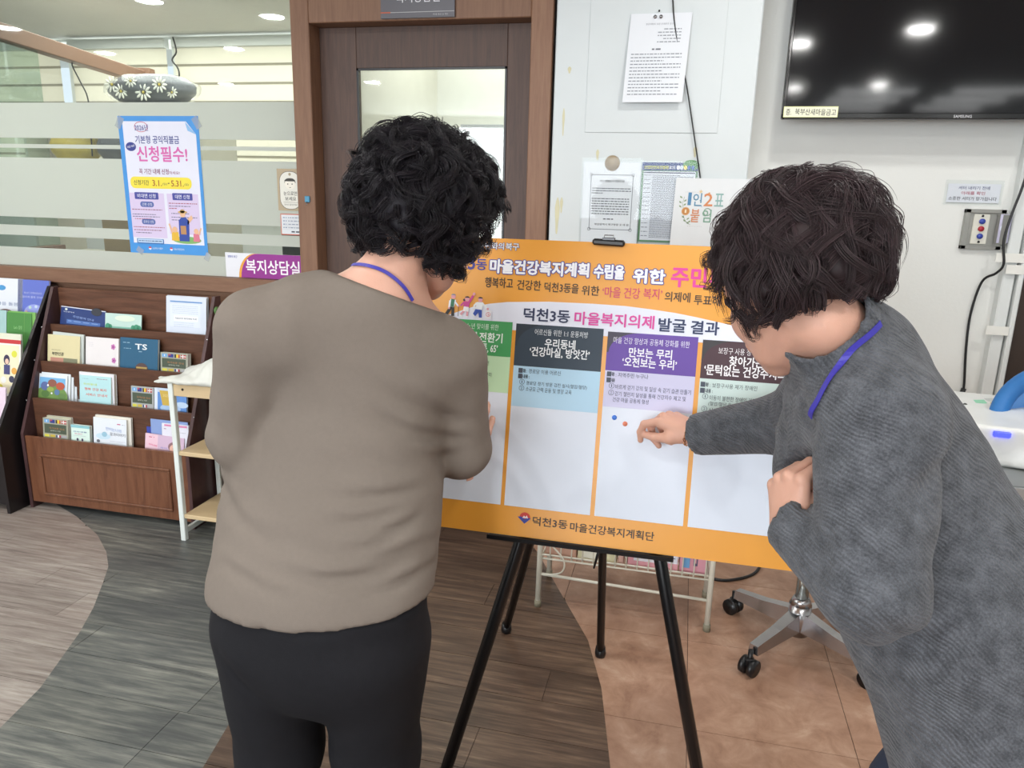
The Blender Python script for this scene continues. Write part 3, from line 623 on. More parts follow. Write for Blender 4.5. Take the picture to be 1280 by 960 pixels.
# white board with coloured lettering
t, s = flat_thing('sign_board', 'white board with watercolour lettering leaning behind the easel', 'sign', -0.064, 0.205, 1.268, 1.508, 2.866, mat('board_white', '#e3e6e8', .5), th=.005, dx=-.006)
s.text(.049, .061, .073, .045, '1', '#4f86b0', 1, .0); s.text(.067, .099, .075, .046, '인', '#5d8fae', 1, .03); s.text(.105, .137, .075, .045, '2', '#d88a5a', 1, .03); s.text(.143, .175, .075, .046, '표', '#8fb4b0', 1, .03)
s.disc(.045, .117, .0145, '#c98a4e', 1); s.ring(.045, .117, .0145, .002, '#e0b070', 2); s.text(.042, .048, .117, .012, '1', '#f2e2c2', 3); s.text(.064, .096, .132, .047, '붙', '#d28a62', 1, .03); s.text(.105, .137, .132, .046, '임', '#7fa892', 1, .03)
s.ring(.122, .118, .014, .003, '#7f9a8a', 1)
def star(x, y, r, c_): s.poly([(x+(r if k % 2 == 0 else r*.45)*math.sin(math.pi*k/5), y-(r if k % 2 == 0 else r*.45)*math.cos(math.pi*k/5)) for k in range(10)][::-1], c_, 1)
star(.092, .047, .008, '#e0c79a'); star(.122, .052, .005, '#dba05a')
for x, y, sg in ((.03, .072, -1), (.034, .084, 1), (.029, .090, -1), (.034, .098, 1), (.030, .105, -1), (.044, .142, -1), (.05, .148, 1), (.05, .155, -1), (.056, .158, 1), (.062, .163, -1)):
    s.mb.add(s.P([(x+sg*.001, y), (x+sg*.009, y-.003), (x+sg*.010, y-.009), (x+sg*.003, y-.006)], 1), [(0, 1, 2, 3)], s.c('#8aa07a'))
s.line([(.036, .066), (.031, .09), (.036, .108)], .0012, '#8aa07a', 1); s.line([(.04, .138), (.05, .155), (.066, .165)], .0012, '#8aa07a', 1)
for k in range(9): s.disc(.04+.0055*k, .049, .0009, '#9a8f82', 1, n=6); s.disc(.058+.006*k, .170+.0, .0009, '#9a8f82', 1, n=6)
for x, y, c_ in ((.092, .078, '#5a80a0'), (.10, .10, '#7a9ac0'), (.11, .064, '#9ab0a0'), (.036, .125, '#a8a090'), (.04, .134, '#8ab0c0')): s.disc(x, y, .0015, c_, 1, n=8)
s.build(t)
wire('hanging_wire', [(-0.13, 2.872, 2.5), (-0.125, 2.872, 2.14), (-0.095, 2.866, 1.96), (-0.058, 2.864, 1.84), (-0.01, 2.866, 1.64), (0.03, 2.868, 1.46), (0.05, 2.868, 1.3)], .0026, m_blackpl, 'thin black wire running diagonally down the white pillar')

# ------------------------------------------------------------------ television and the right wall
tv = thing('television', 'large black wall-mounted television reflecting ceiling lights', 'television', (0.90, 2.90, 1.715), (0, 0, 0))
W_, H_ = 1.24, 0.72
MB().box((-W_/2, 0, 0), (W_/2, .035, H_), m_blackpl, .004).build('housing', tv, local=True)
mb = MB(); mbz = mat('gloss_bezel', '#0e0e10', .12, spec=.6)
for lo, hi in (((-W_/2, -.008, 0), (W_/2, 0, .018)), ((-W_/2, -.008, H_-.01), (W_/2, 0, H_)), ((-W_/2, -.008, 0), (-W_/2+.011, 0, H_)), ((W_/2-.011, -.008, 0), (W_/2, 0, H_))): mb.box(lo, hi, mbz, .002)
mb.build('bezel', tv, local=True)
MB().box((-W_/2+.011, -.004, .018), (W_/2-.011, -.0005, H_-.01), mat('dark_screen', '#0b0b0f', .07, spec=.5, var=0)).build('screen', tv, local=True)
MB().box((-.2, .035, .1), (.2, .145, .5), m_blackmetal, .004).build('wall_bracket', tv, local=True)
s = Sheet((-W_/2, -.0085, .04), X_, -Z_, -Y_); s.text(.545, .60, .032, .009, 'SAMSUNG', '#c9c9cc', 0, .02); s.build(tv, 'brand_lettering', local=True)
s = Sheet((-W_/2+.004, -.0085, .04), X_, -Z_, -Y_, .0006); s.rect(0, 0, .178, .036, '#dfe0a8', 0); s.rect(.002, .003, .176, .034, '#ecebd2', 1); s.text(.008, .026, .019, .02, '증.', '#33332c', 2, .01); s.text(.038, .172, .017, .021, '북부산새마을금고', '#33332c', 2, .01, y1=.020); s.build(tv, 'paper_label', local=True)
t, s = flat_thing('notice_paper', 'laminated shutter warning notice above the switch box', 'notice', 0.888, 1.058, 1.447, 1.512, 3.046, mat('laminate_paper', '#e2e3ea', .3))
s.text(.034, .135, .014, .012, '셔터 내리기 전에', '#5a6188', 1, .02); s.text(.045, .122, .032, .012, '아래를 확인', '#b2566a', 1, .02); s.text(.006, .162, .051, .013, '소중한 셔터가 망가집니다', '#4b4c58', 1, .02); s.build(t)
MB().box((.878, 3.0435, 1.437), (1.066, 3.0443, 1.525), m_clearfilm).build('laminate', t)
sw = thing('switch_box', 'steel shutter switch box with blue, red and blue buttons', 'switch', (1.02, 3.04, 1.285))
m_steel = mat('dull_steel', '#a7a7a2', .4, .8, var=.1)
mb = MB()
for lo, hi in (((.955, 3.03, 1.285), (1.085, 3.05, 1.298)), ((.955, 3.03, 1.412), (1.085, 3.05, 1.425)), ((.955, 3.03, 1.285), (.972, 3.05, 1.425)), ((1.068, 3.03, 1.285), (1.085, 3.05, 1.425))): mb.box(lo, hi, m_steel, .001)
mb.build('box_frame', sw)
MB().box((.972, 3.040, 1.298), (1.068, 3.05, 1.412), m_steel).build('back_plate', sw)
MB().box((.985, 3.034, 1.303), (1.037, 3.041, 1.408), mat('switch_plate', '#d7d5c9', .4), .002).build('switch_plate', sw)
for z, c_ in ((1.383, '#3a4ca8'), (1.357, '#b02c3a'), (1.331, '#3a4ca8')): MB().cyl((1.012, 3.034, z), (1.012, 3.026, z), .0095, mat('button_'+c_, c_, .35), 16).build('button', sw)
for z in (1.311, 1.402): MB().cyl((1.012, 3.034, z), (1.012, 3.031, z), .004, m_blackpl, 10).build('key_hole', sw)
MB().box((1.06, 2.99, 1.305), (1.063, 3.035, 1.408), m_steel, rot=rotm(0, 0, 35), c=V3(1.06, 3.035, 1.35)).build('cover', sw)
o_ = MB().box((1.064, 3.018, 1.31), (1.108, 3.020, 1.41), mat('lilac_sticker', '#c9c6dc', .5)); o_.build('sticker', sw)
s = Sheet((1.064, 3.018, 1.41), X_, -Z_, -Y_); s.disc(.014, .048, .011, '#dfe6f2', 0); s.text(.008, .03, .048, .016, '1호', '#33343c', 1, .01); s.build(sw, 'handwriting')
# pipe casings
def casing(name, x0, x1, y0, y1, z0, z1, label): return tag(MB().box((x0, y0, z0), (x1, y1, z1), m_white, .004).build(name), label, 'conduit')
casing('cable_conduit', 1.100, 1.140, 3.005, 3.05, 0.0, 2.5, 'wide white plastic cable casing beside the switch box, strapped with white tape')
casing('cable_conduit', 1.146, 1.163, 2.99, 3.03, 0.0, 2.5, 'narrow white plastic casing along the dark door edge')
for z, x0, x1 in ((1.245, 1.062, 1.172), (1.205, 1.10, 1.175), (.985, 1.072, 1.145), (.66, 1.13, 1.185), (.455, 1.06, 1.11)):
    tag(MB().box((x0, 2.988, z), (x1, 2.9895, z+.032), mat('white_tape', '#e6e5de', .5), rot=rotm(0, 0, 0)).build('tape_strip'), {1.245: 'widest white tape strip under the switch box', 1.205: 'short white tape strip just below the widest strip', .985: 'white tape strip at mid height of the casing', .66: 'small white tape tab low on the narrow casing', .455: 'small white tape tab lowest on the casing'}[z], 'tape')
wire('power_cable', [(1.13, 2.97, 1.80), (1.115, 2.98, 1.62), (1.10, 2.98, 1.50), (1.085, 2.985, 1.41), (1.075, 2.985, 1.32), (1.088, 2.985, 1.24), (1.075, 3.0, 1.205), (1.045, 3.03, 1.17), (1.03, 3.04, 1.05), (1.035, 3.04, .92), (1.05, 3.04, .78), (1.045, 3.035, .74)], .0045, m_blackpl, 'black cable dropping past the switch box down the right wall')
tag(MB().cyl((1.05, 3.035, .77), (1.04, 3.03, .735), .009, m_blackpl, 10).build('cable_plug'), 'small black plug at the loose cable end', 'plug')
t, s = flat_thing('poster', 'plain blue poster above the dark door at the right edge', 'poster', 1.166, 1.50, 1.19, 1.325, 3.028, mat('poster_sky', '#3d7fc0', .5)); s.rect(.0, .0, .33, .002, '#3f86c8', 0); s.build(t)

# ------------------------------------------------------------------ medical table and cuff monitor
tb = thing('side_table', 'grey topped table with white metal legs under the cuff monitor', 'table', (1.18, 2.35, 0))
def rr2(x0, x1, y0, y1, r, n=6):
    p = []
    for cx, cy, a in ((x1-r, y0+r, -90), (x1-r, y1-r, 0), (x0+r, y1-r, 90), (x0+r, y0+r, 180)):
        for k in range(n+1): t = math.radians(a+90*k/n); p.append((cx+r*math.cos(t), cy+r*math.sin(t)))
    return p
MB().prism(rr2(.74, 1.62, 2.02, 2.62, .06), .712, .738, mat('steel_table_edge', '#b4b6b6', .35, .5)).prism(rr2(.75, 1.61, 2.03, 2.61, .055), .738, .741, mat('grey_table_top', '#7d8180', .45)).build('table_top', tb)
mlg = mat('ivory_leg', '#dcdad0', .4)
for x in (.82, 1.55):
    for y in (2.10, 2.55): MB().box((x-.017, y-.017, 0), (x+.017, y+.017, .712), mlg, .003).build('leg', tb)
for y in (2.10, 2.55): MB().box((.82, y-.01, .67), (1.55, y+.01, .705), mlg).build('apron_bar', tb)
md = mat('monitor_plastic', '#e4e5e2', .3); mblu = mat('cuff_blue', '#2f74b8', .5, var=.1); mblu2 = mat('cuff_lining', '#6ba0dc', .7, var=.1)
mon = thing('blood_pressure_monitor', 'white arm-in blood pressure monitor with a blue cuff ring', 'medical device', (1.07, 2.36, .7415), (0, 0, -8))
f_ = lambda P: smax(smin(ell(P, (0, 0, .0), (.26, .24, .13)), np.maximum(np.maximum(np.abs(P[:, 0])-.235, np.abs(P[:, 1])-.20), np.abs(P[:, 2]-.055)-.045)-.012, .03), .004-P[:, 2], .006)
V, F = snet(f_, (-.30, -.28, -.01), (.30, .28, .16), .009); fastmesh('body', V+V3(1.07, 2.36, .7415), F, [md], mon)
MB().box((-.245, -.205, 0), (.245, .205, .012), mat('monitor_base', '#cfd0cc', .4), .004).build('base', mon, local=True)
# cuff ring: tilted annulus
A = rotm(68, 0, -48); cc = V3(-.060, -.10, .130); a_ = np.linspace(0, 2*math.pi, 40, endpoint=False)
ring = [cc+A@V3(.125*math.cos(t), .125*math.sin(t), 0) for t in a_]
MB().tube(ring, .026, mblu, 12, closed=True).build('cuff_ring', mon, local=True)
mb = MB(); V = []; 
for k, (r_, z_) in enumerate(((.118, .01), (.104, -.03), (.10, -.09), (.10, -.13))):
    for t in a_: V.append(cc+A@V3(r_*math.cos(t)*(1+.04*math.sin(6*t)), r_*math.sin(t), z_))
F = [(k*40+i, k*40+(i+1) % 40, (k+1)*40+(i+1) % 40, (k+1)*40+i) for k in range(3) for i in range(40)]
mb.add(V, F, mblu2, True).build('cuff_lining', mon, local=True)
mb = MB(); V = []
for k, (r_, z_) in enumerate(((.148, -.005), (.14, -.06), (.128, -.13))):
    for t in a_: V.append(cc+A@V3(r_*math.cos(t), r_*math.sin(t), z_))
mb.add(V, [(k*40+(i+1) % 40, k*40+i, (k+1)*40+i, (k+1)*40+(i+1) % 40) for k in range(2) for i in range(40)], md, True).build('cuff_housing', mon, local=True)
MB().box((-.23, .03, .112), (-.11, .14, .116), mat('panel_grey', '#c4c8c6', .4), .001, rot=rotm(0, -8, 0), c=V3(-.13, 0, .11)).build('control_panel', mon, local=True)
MB().box((-.21, .06, .119), (-.165, .10, .121), mat('mint_label', '#8ed0ae', .5), rot=rotm(0, -8, 0), c=V3(-.13, 0, .11)).build('label', mon, local=True)
MB().box((-.155, .04, .118), (-.12, .07, .120), mat('yellow_label', '#d8c98a', .5), rot=rotm(0, -8, 0), c=V3(-.13, 0, .11)).build('label', mon, local=True)
MB().box((-.200, -.2205, .086), (-.158, -.209, .102), mat('blue_led', '#3038ff', .4, emit=2.5, var=0), .003).build('led_display', mon, local=True)
MB().cyl((-.24, .02, .10), (-.225, .03, .106), .010, m_blackpl, 10).build('knob', mon, local=True)

# ------------------------------------------------------------------ stool on a castor base
stl = thing('castor_stool', 'round stool on a chrome star base with black castors behind the easel', 'stool', (.448, 2.35, 0))
hub = V3(.448, 2.35, 0)
MB().cyl(hub+V3(0, 0, .055), hub+V3(0, 0, .16), .036, m_chrome, 20).cyl(hub+V3(0, 0, .16), hub+V3(0, 0, .185), .036, m_chrome, 20, r2=.024).build('hub', stl)
MB().cyl(hub+V3(0, 0, .18), hub+V3(0, 0, .44), .021, mat('chrome_pole', '#c9cdc6', .18, .9), 16).build('gas_pole', stl)
MB().cyl(hub+V3(0, 0, .44), hub+V3(0, 0, .455), .15, m_blackpl, 24).cyl(hub+V3(0, 0, .455), hub+V3(0, 0, .50), .165, mat('black_vinyl', '#1d1d20', .4), 28).build('seat', stl)
for ax_, ay_ in ((.256, 2.515), (.286, 2.155), (.640, 2.19), (.612, 2.545)):
    e = V3(ax_, ay_, 0); d = e-hub; L_ = np.linalg.norm(d); d /= L_; q = V3(-d[1], d[0], 0)
    V = []
    for t_, wd, z0, z1 in ((.02, .024, .075, .14), (L_*.5, .021, .072, .115), (L_-.012, .018, .068, .098)):
        p = hub+d*t_; V += [p-q*wd+V3(0, 0, z0), p+q*wd+V3(0, 0, z0), p+q*wd*.8+V3(0, 0, z1), p-q*wd*.8+V3(0, 0, z1)]
    V = [v_+V3(0, 0, 0) for v_ in V]
    F = [(0, 3, 2, 1), (8, 9, 10, 11)]+[(k*4+i, k*4+(i+1) % 4, k*4+4+(i+1) % 4, k*4+4+i) for k in range(2) for i in range(4)]
    sp = MB().add(V, F, m_chrome).build('spoke', stl)
    mb = MB()
    for sgn in (-1, 1): mb.cyl(e+q*sgn*.008+V3(0, 0, .0285), e+q*sgn*.023+V3(0, 0, .0285), .028, m_blackpl, 20)
    mb.cyl(e+V3(0, 0, .03), e+V3(0, 0, .085), .008, m_blackpl, 8).box(e+V3(-.013, -.013, .03), e+V3(.013, .013, .058), m_blackpl, .004)
    mb.build('castor', sp)
tag(wire('floor_cable', [(.10, 2.80, .01), (.20, 2.74, .006), (.28, 2.76, .006), (.36, 2.84, .006), (.40, 2.95, .03)], .006, m_blackpl, 'black cable on the tiled floor behind the wire rack'), None, None)

# ------------------------------------------------------------------ white wire newspaper rack
rk = thing('wire_rack', 'low ivory wire leaflet rack behind the easel legs', 'rack', (-.13, 2.45, 0))
for x, dx in ((-.427, .0), (.163, .0)):
    for y0, y1 in ((2.37, 2.40), (2.60, 2.57)):
        MB().tube([(x, y0, .0), (x, y1, .50)], .010, m_wiremetal, 10).build('leg', rk)
        MB().cyl((x, y0, 0), (x, y0, .025), .0125, mat('rubber_foot', '#8b8672', .6), 12).build('rubber_foot', rk)
for z in (.125,):
    for y in (2.377, 2.592): MB().tube([(-.427, y, z), (.163, y, z-.015 if y < 2.5 else z)], .0055, m_wiremetal, 8).build('cross_bar', rk)
for y in (2.38, 2.585):
    for z in (.185, .20, .32, .46): MB().tube([(-.427, y, z), (.163, y, z)], .0035, m_wiremetal, 6).build('rail', rk)
for x in (-.42, .156): MB().tube([(x, 2.38, .192), (x, 2.585, .192)], .0035, m_wiremetal, 6).build('rail', rk)
for k in range(15):
    x = -.39+k*.038; MB().tube([(x, 2.378, .475), (x, 2.376, .20), (x, 2.385, .182), (x, 2.58, .182), (x, 2.588, .475)], .0024, m_wiremetal, 6).build('wire', rk)
def leaflet_box(x0, x1, y0, y1, z0, z1, col, label, deco=()):
    t = thing('leaflet_pack', label, 'leaflets', ((x0+x1)/2, (y0+y1)/2, z0), group=None)
    MB().box((x0, y0, z0), (x1, y1, z1), mat('leaflet_'+col, col, .6), .0015).build('stack', t)
    s = Sheet((x0, y0, z1), X_, -Z_, -Y_, .0005)
    for d in deco: getattr(s, d[0])(*d[1:])
    if deco: s.build(t)
leaflet_box(-.41, -.30, 2.395, 2.50, .187, .45, '#c9a08c', 'rosy brown leaflet pack at the left end of the wire rack', (('dashes', .01, .05, .2, .005, '#a07a6c'),))
leaflet_box(-.295, -.16, 2.395, 2.52, .187, .45, '#e0dcb8', 'cream leaflet pack in the wire rack, second from left', (('rect', .02, .18, .09, .25, '#efeee0'), ('dashes', .03, .08, .2, .004, '#b8ae70')))
leaflet_box(-.152, -.135, 2.395, 2.52, .187, .45, '#d8b0a4', 'thin salmon leaflet beside the cream pack')
leaflet_box(-.12, .05, 2.395, 2.52, .187, .46, '#e2a3ad', 'pink leaflet pack with white forms in the wire rack', (('rect', .02, .05, .10, .245, '#e8eaf2'), ('rect', .105, .05, .168, .24, '#e3e6f0'), ('dashes', .03, .09, .19, .004, '#7a86a8'), ('dashes', .03, .09, .205, .004, '#7a86a8'), ('dashes', .03, .08, .22, .004, '#7a86a8'), ('dashes', .112, .16, .2, .004, '#7a86a8'), ('dashes', .112, .16, .22, .004, '#7a86a8')))
leaflet_box(.055, .145, 2.40, 2.52, .187, .46, '#dfa0b0', 'pink leaflet with blue vertical lettering at the right end of the wire rack', (('rect', .012, .1, .034, .25, '#6fa8d8', 1), ('rect', .046, .14, .06, .24, '#5f5c78', 1), ('rect', .05, .15, .056, .23, '#dfa0b0', 2)))
wire('white_cable', [(-.40, 2.365, .26), (-.34, 2.36, .2), (-.345, 2.36, .15), (-.40, 2.365, .13)], .003, m_wiremetal, 'thin pale cord looped at the left end of the wire rack', 'cord')
# ------------------------------------------------------------------ tiered brochure racks
def aty(x, y, Y): d = FW+RT*(x-640)/FOC-UP*(y-480)/FOC; return CP+d*Y/d[1]
def tier_rack(label, x0, x1, yf, yb, zt, lips, m_side, m_p, m_front, panel=True, out=0.0):
    t = thing('brochure_rack', label, 'rack', ((x0+x1)/2, (yf+yb)/2, 0))
    zf = lips[0][1]
    prof = [(yf-.004-out, .0), (yb, .0), (yb, zt), (yb-.035-out, zt), (yf-.004-out, zf+.01+out)]
    for x in (x0, x1-.016):
        V = [(x, y, z) for y, z in prof]+[(x+.016, y, z) for y, z in prof]
        MB().add(V, [(4, 3, 2, 1, 0), (5, 6, 7, 8, 9)]+[(i, (i+1) % 5, (i+1) % 5+5, i+5) for i in range(5)], m_side).build('side_panel', t)
    xa, xb = x0+.016, x1-.016
    MB().box((xa, yb-.012, .02), (xb, yb, zt-.005), m_p).build('back_board', t)
    for i, (y, z) in enumerate(lips):
        zb = .03 if i == 0 else lips[i-1][1]-.09
        MB().box((xa, y, zb), (xb, y+.012, z), m_front if i == 0 else m_p, .002).build('tier_board', t)
        yn = lips[i+1][0] if i+1 < len(lips) else yb-.012
        MB().box((xa, y+.012, z-.092), (xb, yn, z-.082), m_p).build('tier_floor', t)
    if panel:
        a, b, c, d = x0+.085, x1-.10, .07, .265
        for lo, hi in (((a, yf-.007, c), (b, yf+.001, c+.012)), ((a, yf-.007, d-.012), (b, yf+.001, d)), ((a, yf-.007, c+.012), (a+.012, yf+.001, d-.012)), ((b-.012, yf-.007, c+.012), (b, yf+.001, d-.012))): MB().box(lo, hi, m_front, .003).build('moulding', t)
    return t
L_BR = [(2.58, .342), (2.645, .500), (2.712, .655), (2.79, .812)]
m_side = ramp_mat('plum_brown_edge', [(0.3, '#3f2a29'), (0.7, '#5a4142')], 0.35, (3, 3, 1), 5, bump=0.04)
rack = tier_rack('mahogany tiered brochure rack with framed bottom panel under the office window', -2.825, -1.975, 2.58, 2.87, .975, L_BR, m_side, m_shelf, m_shelfv)
MB().cyl((-1.9745, 2.835, .915), (-1.9725, 2.835, .915), .018, mat('green_sticker', '#6f9a5c', .5), 16).build('round_sticker', rack)
for y, z in ((2.76, .80), (2.70, .66), (2.63, .49)):
    for x in (-1.9755, -2.8245): MB().ball((x, y, z), .004, m_chrome, 8, 5).build('screw', rack)
L_BK = [(2.51, .36), (2.61, .505), (2.71, .655), (2.81, .80)]
tier_rack('black lacquered tiered magazine rack at the left edge beside the mahogany rack', -5.22, -2.845, 2.505, 2.90, .975, L_BK, m_blackwood, m_blackwood, m_blackwood, False, .012)

def booklet(label, xl, xr, ytop, tier, col, th=.006, deco=None, lips=L_BR, back=0.0, lean=10, yaw_=0, zup=None, cat='booklet', group=None, wh=None, roll_=0, pages=True, zoff=0.0):
    """xl, xr, ytop: where its front stands along the tier and how tall it rises, from the photograph"""
    Y, z = lips[tier]; Y = Y+.018+back
    zb = z-.080+zoff
    a = aty(xl, ytop, Y+.02); b = aty(xr, ytop, Y+.02); W = b[0]-a[0]; sh = min(0.0, -2.868-b[0]) if lips is not L_BR else 0.0; Hh = (a[2]+b[2])/2-zb
    t = thing('booklet', label, cat, ((a[0]+b[0])/2+sh, Y, zb), (-lean*.8, roll_, yaw_), group)
    mc_ = mat('cover_'+col, col, .35, var=.03)
    if pages and th > .004:
        MB().box((-W/2+.001, .0008, .0), (W/2-.0015, th-.0008, Hh-.001), m_page).build('pages', t, local=True)
        mb = MB().box((-W/2, 0, 0), (W/2, .0008, Hh), mc_).box((-W/2, th-.0008, 0), (W/2, th, Hh), mc_).box((-W/2, 0, 0), (-W/2+.0009, th, Hh), mc_); mb.build('cover', t, local=True)
    else: MB().box((-W/2, 0, 0), (W/2, th, Hh), mc_).build('cover', t, local=True)
    vis = Hh-.075
    if deco:
        s = Sheet((-W/2, 0, Hh), X_*W, -Z_*vis, -Y_, .0004)   # unit square over the part that shows above the lip
        deco(s); s.build(t, local=True)
    return t
def d_flags(s):
    for k, c in enumerate(('#6fa4d8', '#2f3a86', '#e0c040', '#b04a48')): s.rect(.06+.23*k, .06, .25+.23*k, .24, c, 0)
    s.rect(.14, .10, .17, .2, '#e4ecf4', 1); s.rect(.29, .06, .38, .14, '#b04a60', 1); s.rect(.52, .06, .58, .24, '#2f2c2a', 1); s.rect(.66, .06, .71, .24, '#c04a3c', 1); s.rect(.81, .06, .84, .24, '#eeeeee', 1); s.rect(.75, .13, .94, .17, '#eeeeee', 1)
    s.rect(.06, .30, .93, .78, '#4a5545', 0); s.text(.25, .85, .50, .10, '국가보훈 안내', '#b07a50', 1, .02, y1=.52); s.text(.3, .7, .64, .06, '함께하는 마음', '#cfd2c4', 1)
    for k, c in enumerate(('#d8cf50', '#c8b04a', '#303a70', '#a8a8ac')): s.rect(.06+.23*k, .84, .25+.23*k, .97, c, 0)
    s.rect(.58, .84, .64, .97, '#e8e8ea', 1); s.rect(.64, .84, .70, .97, '#b84a50', 1)
def d_blue(s):
    s.poly([(.02, .0), (.0, .0), (0, .0)], '#2d4c8c', 0) if 0 else None
    s.rect(0, .0, 1, .05, '#d6dbe6', 1); s.disc(.80, .12, .12, '#33363f', 2, ry=.22); s.disc(.12, .16, .03, '#dfe4d4', 2, ry=.06); s.text(.06, .30, .30, .07, '부산광역시', '#d4dcee', 2, .02)
    s.text(.28, .75, .52, .13, '주민참여 안내', '#8fa8dc', 2, .02, y1=.60); s.rect(.15, .72, .9, .95, '#4f72b4', 1); s.dashes(.18, .85, .8, .06, '#7a98cc', 2)
def d_mint(s):
    s.disc(.55, .3, .28, '#dcebd8', 1, ry=.2); s.rect(0, .86, 1, 1, '#86bfae', 1)
    for x, r in ((.08, .07), (.15, .05), (.78, .06), (.87, .08), (.94, .06)): s.disc(x, .88, r, '#4b9a7a', 2, ry=r*3)
def d_packet(s):
    s.rect(.10, .12, .90, .155, '#6a96cc', 1); s.rect(.10, .20, .86, .82, '#dfe7f4', 1); s.rect(.20, .52, .80, .66, '#eef1f6', 2); s.text(.23, .77, .59, .045, '마을건강 복지계획 자료', '#4d5468', 3, .02)
    for k in range(5): s.dashes(.16, .80, .25+.05*k, .012, '#b8c4da', 2, rs=k)
    for k in range(3): s.dashes(.2, .7, .71+.05*k, .012, '#b8c4da', 2, rs=k+9)
def d_cream(s):
    s.text(.13, .40, .56, .035, '통일부 북한인권 자료', '#6b6750', 1); s.text(.14, .50, .70, .13, '북한인권', '#3a3a30', 1, .05); s.rect(.10, .84, .50, 1, '#c08a78', 1); s.rect(.50, .84, .93, 1, '#84846a', 1)
def d_flower(s):
    for x, y in ((.84, .30), (.86, .78)):
        for a in range(5): s.disc(x+.04*math.cos(a*1.256), y+.06*math.sin(a*1.256), .030, '#c87ab8', 1, ry=.045)
        s.disc(x, y, .02, '#8a3a78', 2, ry=.03)
    for k in range(3): s.dashes(.10, .24, .2+.06*k, .012, '#c9c4cc', 1, rs=k)
def d_ts(s):
    s.text(.40, .72, .27, .19, 'TS', '#dfe6ea', 1, .08); s.dashes(.5, .6, .43, .025, '#9ab8cc', 1); s.dashes(.08, .26, .16, .025, '#8fb2c8', 1); s.dashes(.1, .3, .35, .02, '#8fb2c8', 1)
    s.disc(.58, 1.0, .17, '#5a4440', 1, ry=.2, a0=180, a1=360); s.rect(.44, .93, .72, 1.0, '#b89a5c', 2)
def d_village(s):
    s.rect(.06, .14, .94, 1, '#74b0dc', 1); s.disc(.5, .95, .55, '#6f8f4c', 2, ry=.55); s.disc(.25, .5, .14, '#5a6a9c', 3, ry=.18); s.disc(.5, .36, .15, '#8f5a4c', 3, ry=.16); s.disc(.78, .46, .15, '#b4543e', 3, ry=.16)
    s.disc(.45, .62, .12, '#94a850', 4, ry=.1); s.disc(.68, .72, .09, '#5a78a0', 4, ry=.12); s.disc(.28, .82, .14, '#54763e', 4, ry=.14); s.disc(.85, .88, .13, '#64844a', 4, ry=.14); s.disc(.36, .46, .03, '#f0f0ee', 5, ry=.05); s.disc(.5, .78, .03, '#f0f0ee', 5, ry=.04)
def d_aqua(s):
    s.dashes(.1, .3, .12, .02, '#8db4bc', 1); s.dashes(.55, .9, .1, .02, '#a07a90', 1); s.text(.12, .55, .32, .08, '우리동네', '#d0e07a', 1, .03); s.text(.16, .85, .50, .10, '행복 건강 복지', '#e08274', 1, .04); s.text(.2, .88, .70, .10, '서비스 안내서', '#e08274', 1, .04)
def d_sky(s):
    s.rect(.0, .0, .10, 1, '#d6e0ee', 1); s.rect(.10, .18, 1, 1, '#5f8ed0', 1); s.disc(.5, .9, .32, '#a8c4e6', 2, ry=.2); s.disc(.85, .7, .2, '#bcd2ec', 2, ry=.14); s.poly([(.16, .10), (.26, .78), (.52, .78), (.46, .10)], '#c8a94c', 3); s.text(.27, .44, .32, .12, '2025', '#e2cf8c', 4, .02)
def d_green(s):
    s.rect(0, 0, 1, .18, '#8cc4cc', 1); s.text(.12, .85, .42, .08, '건강생활', '#5a6aa8', 2, .02); s.dashes(.2, .6, .56, .04, '#d08aa8', 2); s.dashes(.12, .8, .68, .02, '#a8b8b8', 2)
    for x in (.34, .60): s.disc(x, .92, .05, '#4a3c5a', 2, ry=.09)
def d_callig(s):
    s.dashes(.72, .84, .20, .035, '#c04a7c', 1); s.dashes(.86, .95, .21, .02, '#a8a8b0', 1); s.text(.38, .84, .40, .13, '언어는나의', '#6c8cc8', 1, .0, y1=.46); s.text(.5, .96, .60, .13, '꿈과이야기', '#4a4c60', 1, .0, y1=.62)
    s.disc(.30, .72, .22, '#c4dcea', 1, ry=.12); s.disc(.34, .64, .08, '#94bcd0', 2, ry=.1); s.disc(.15, .92, .05, '#6a6f78', 2, ry=.06); s.dashes(.5, .95, .88, .012, '#b0b4c0', 1)
def d_baby(s):
    s.rect(.33, 0, 1, 1, '#d0b4cc', 1); s.dashes(.10, .24, .22, .05, '#c04a6c', 2); s.text(.10, .32, .72, .12, '아이사랑', '#e0709c', 2, .02, y1=.8); s.text(.40, .58, .85, .10, '육아', '#8a8cc8', 2, .02); s.disc(.76, .72, .16, '#8f6a70', 2, ry=.36); s.disc(.77, .85, .13, '#e4b6a4', 3, ry=.34); s.disc(.73, .82, .012, '#5a4444', 4, ry=.02); s.disc(.81, .82, .012, '#5a4444', 4, ry=.02)
def d_white(s): s.dashes(.08, .18, .2, .03, '#b08aa8', 1); s.rect(.1, .03, .95, .10, '#d888b0', 1); s.dashes(.1, .35, .5, .04, '#d8a0b8', 1); s.dashes(.55, .9, .3, .02, '#b8b8c4', 1)
g1 = 'flag covered books on the mahogany rack'
booklet('dark blue landscape brochure leaning at the top left of the mahogany rack', 73, 128, 385, 3, '#2b3f78', .004, d_blue, lean=14, roll_=3)
booklet('pale mint leaflet with green trees on the top tier, right of the dark blue brochure', 131, 176, 392, 3, '#c2ddd4', .004, d_mint, lean=12)
booklet('tall white printed packet with a blue line at the top right of the mahogany rack', 206, 256, 371, 3, '#d8e0ee', .014, d_packet, lean=9)
booklet('white packet copy slanting just behind the tall white packet', 209, 259, 370, 3, '#ccd2dc', .008, None, back=.018, lean=6)
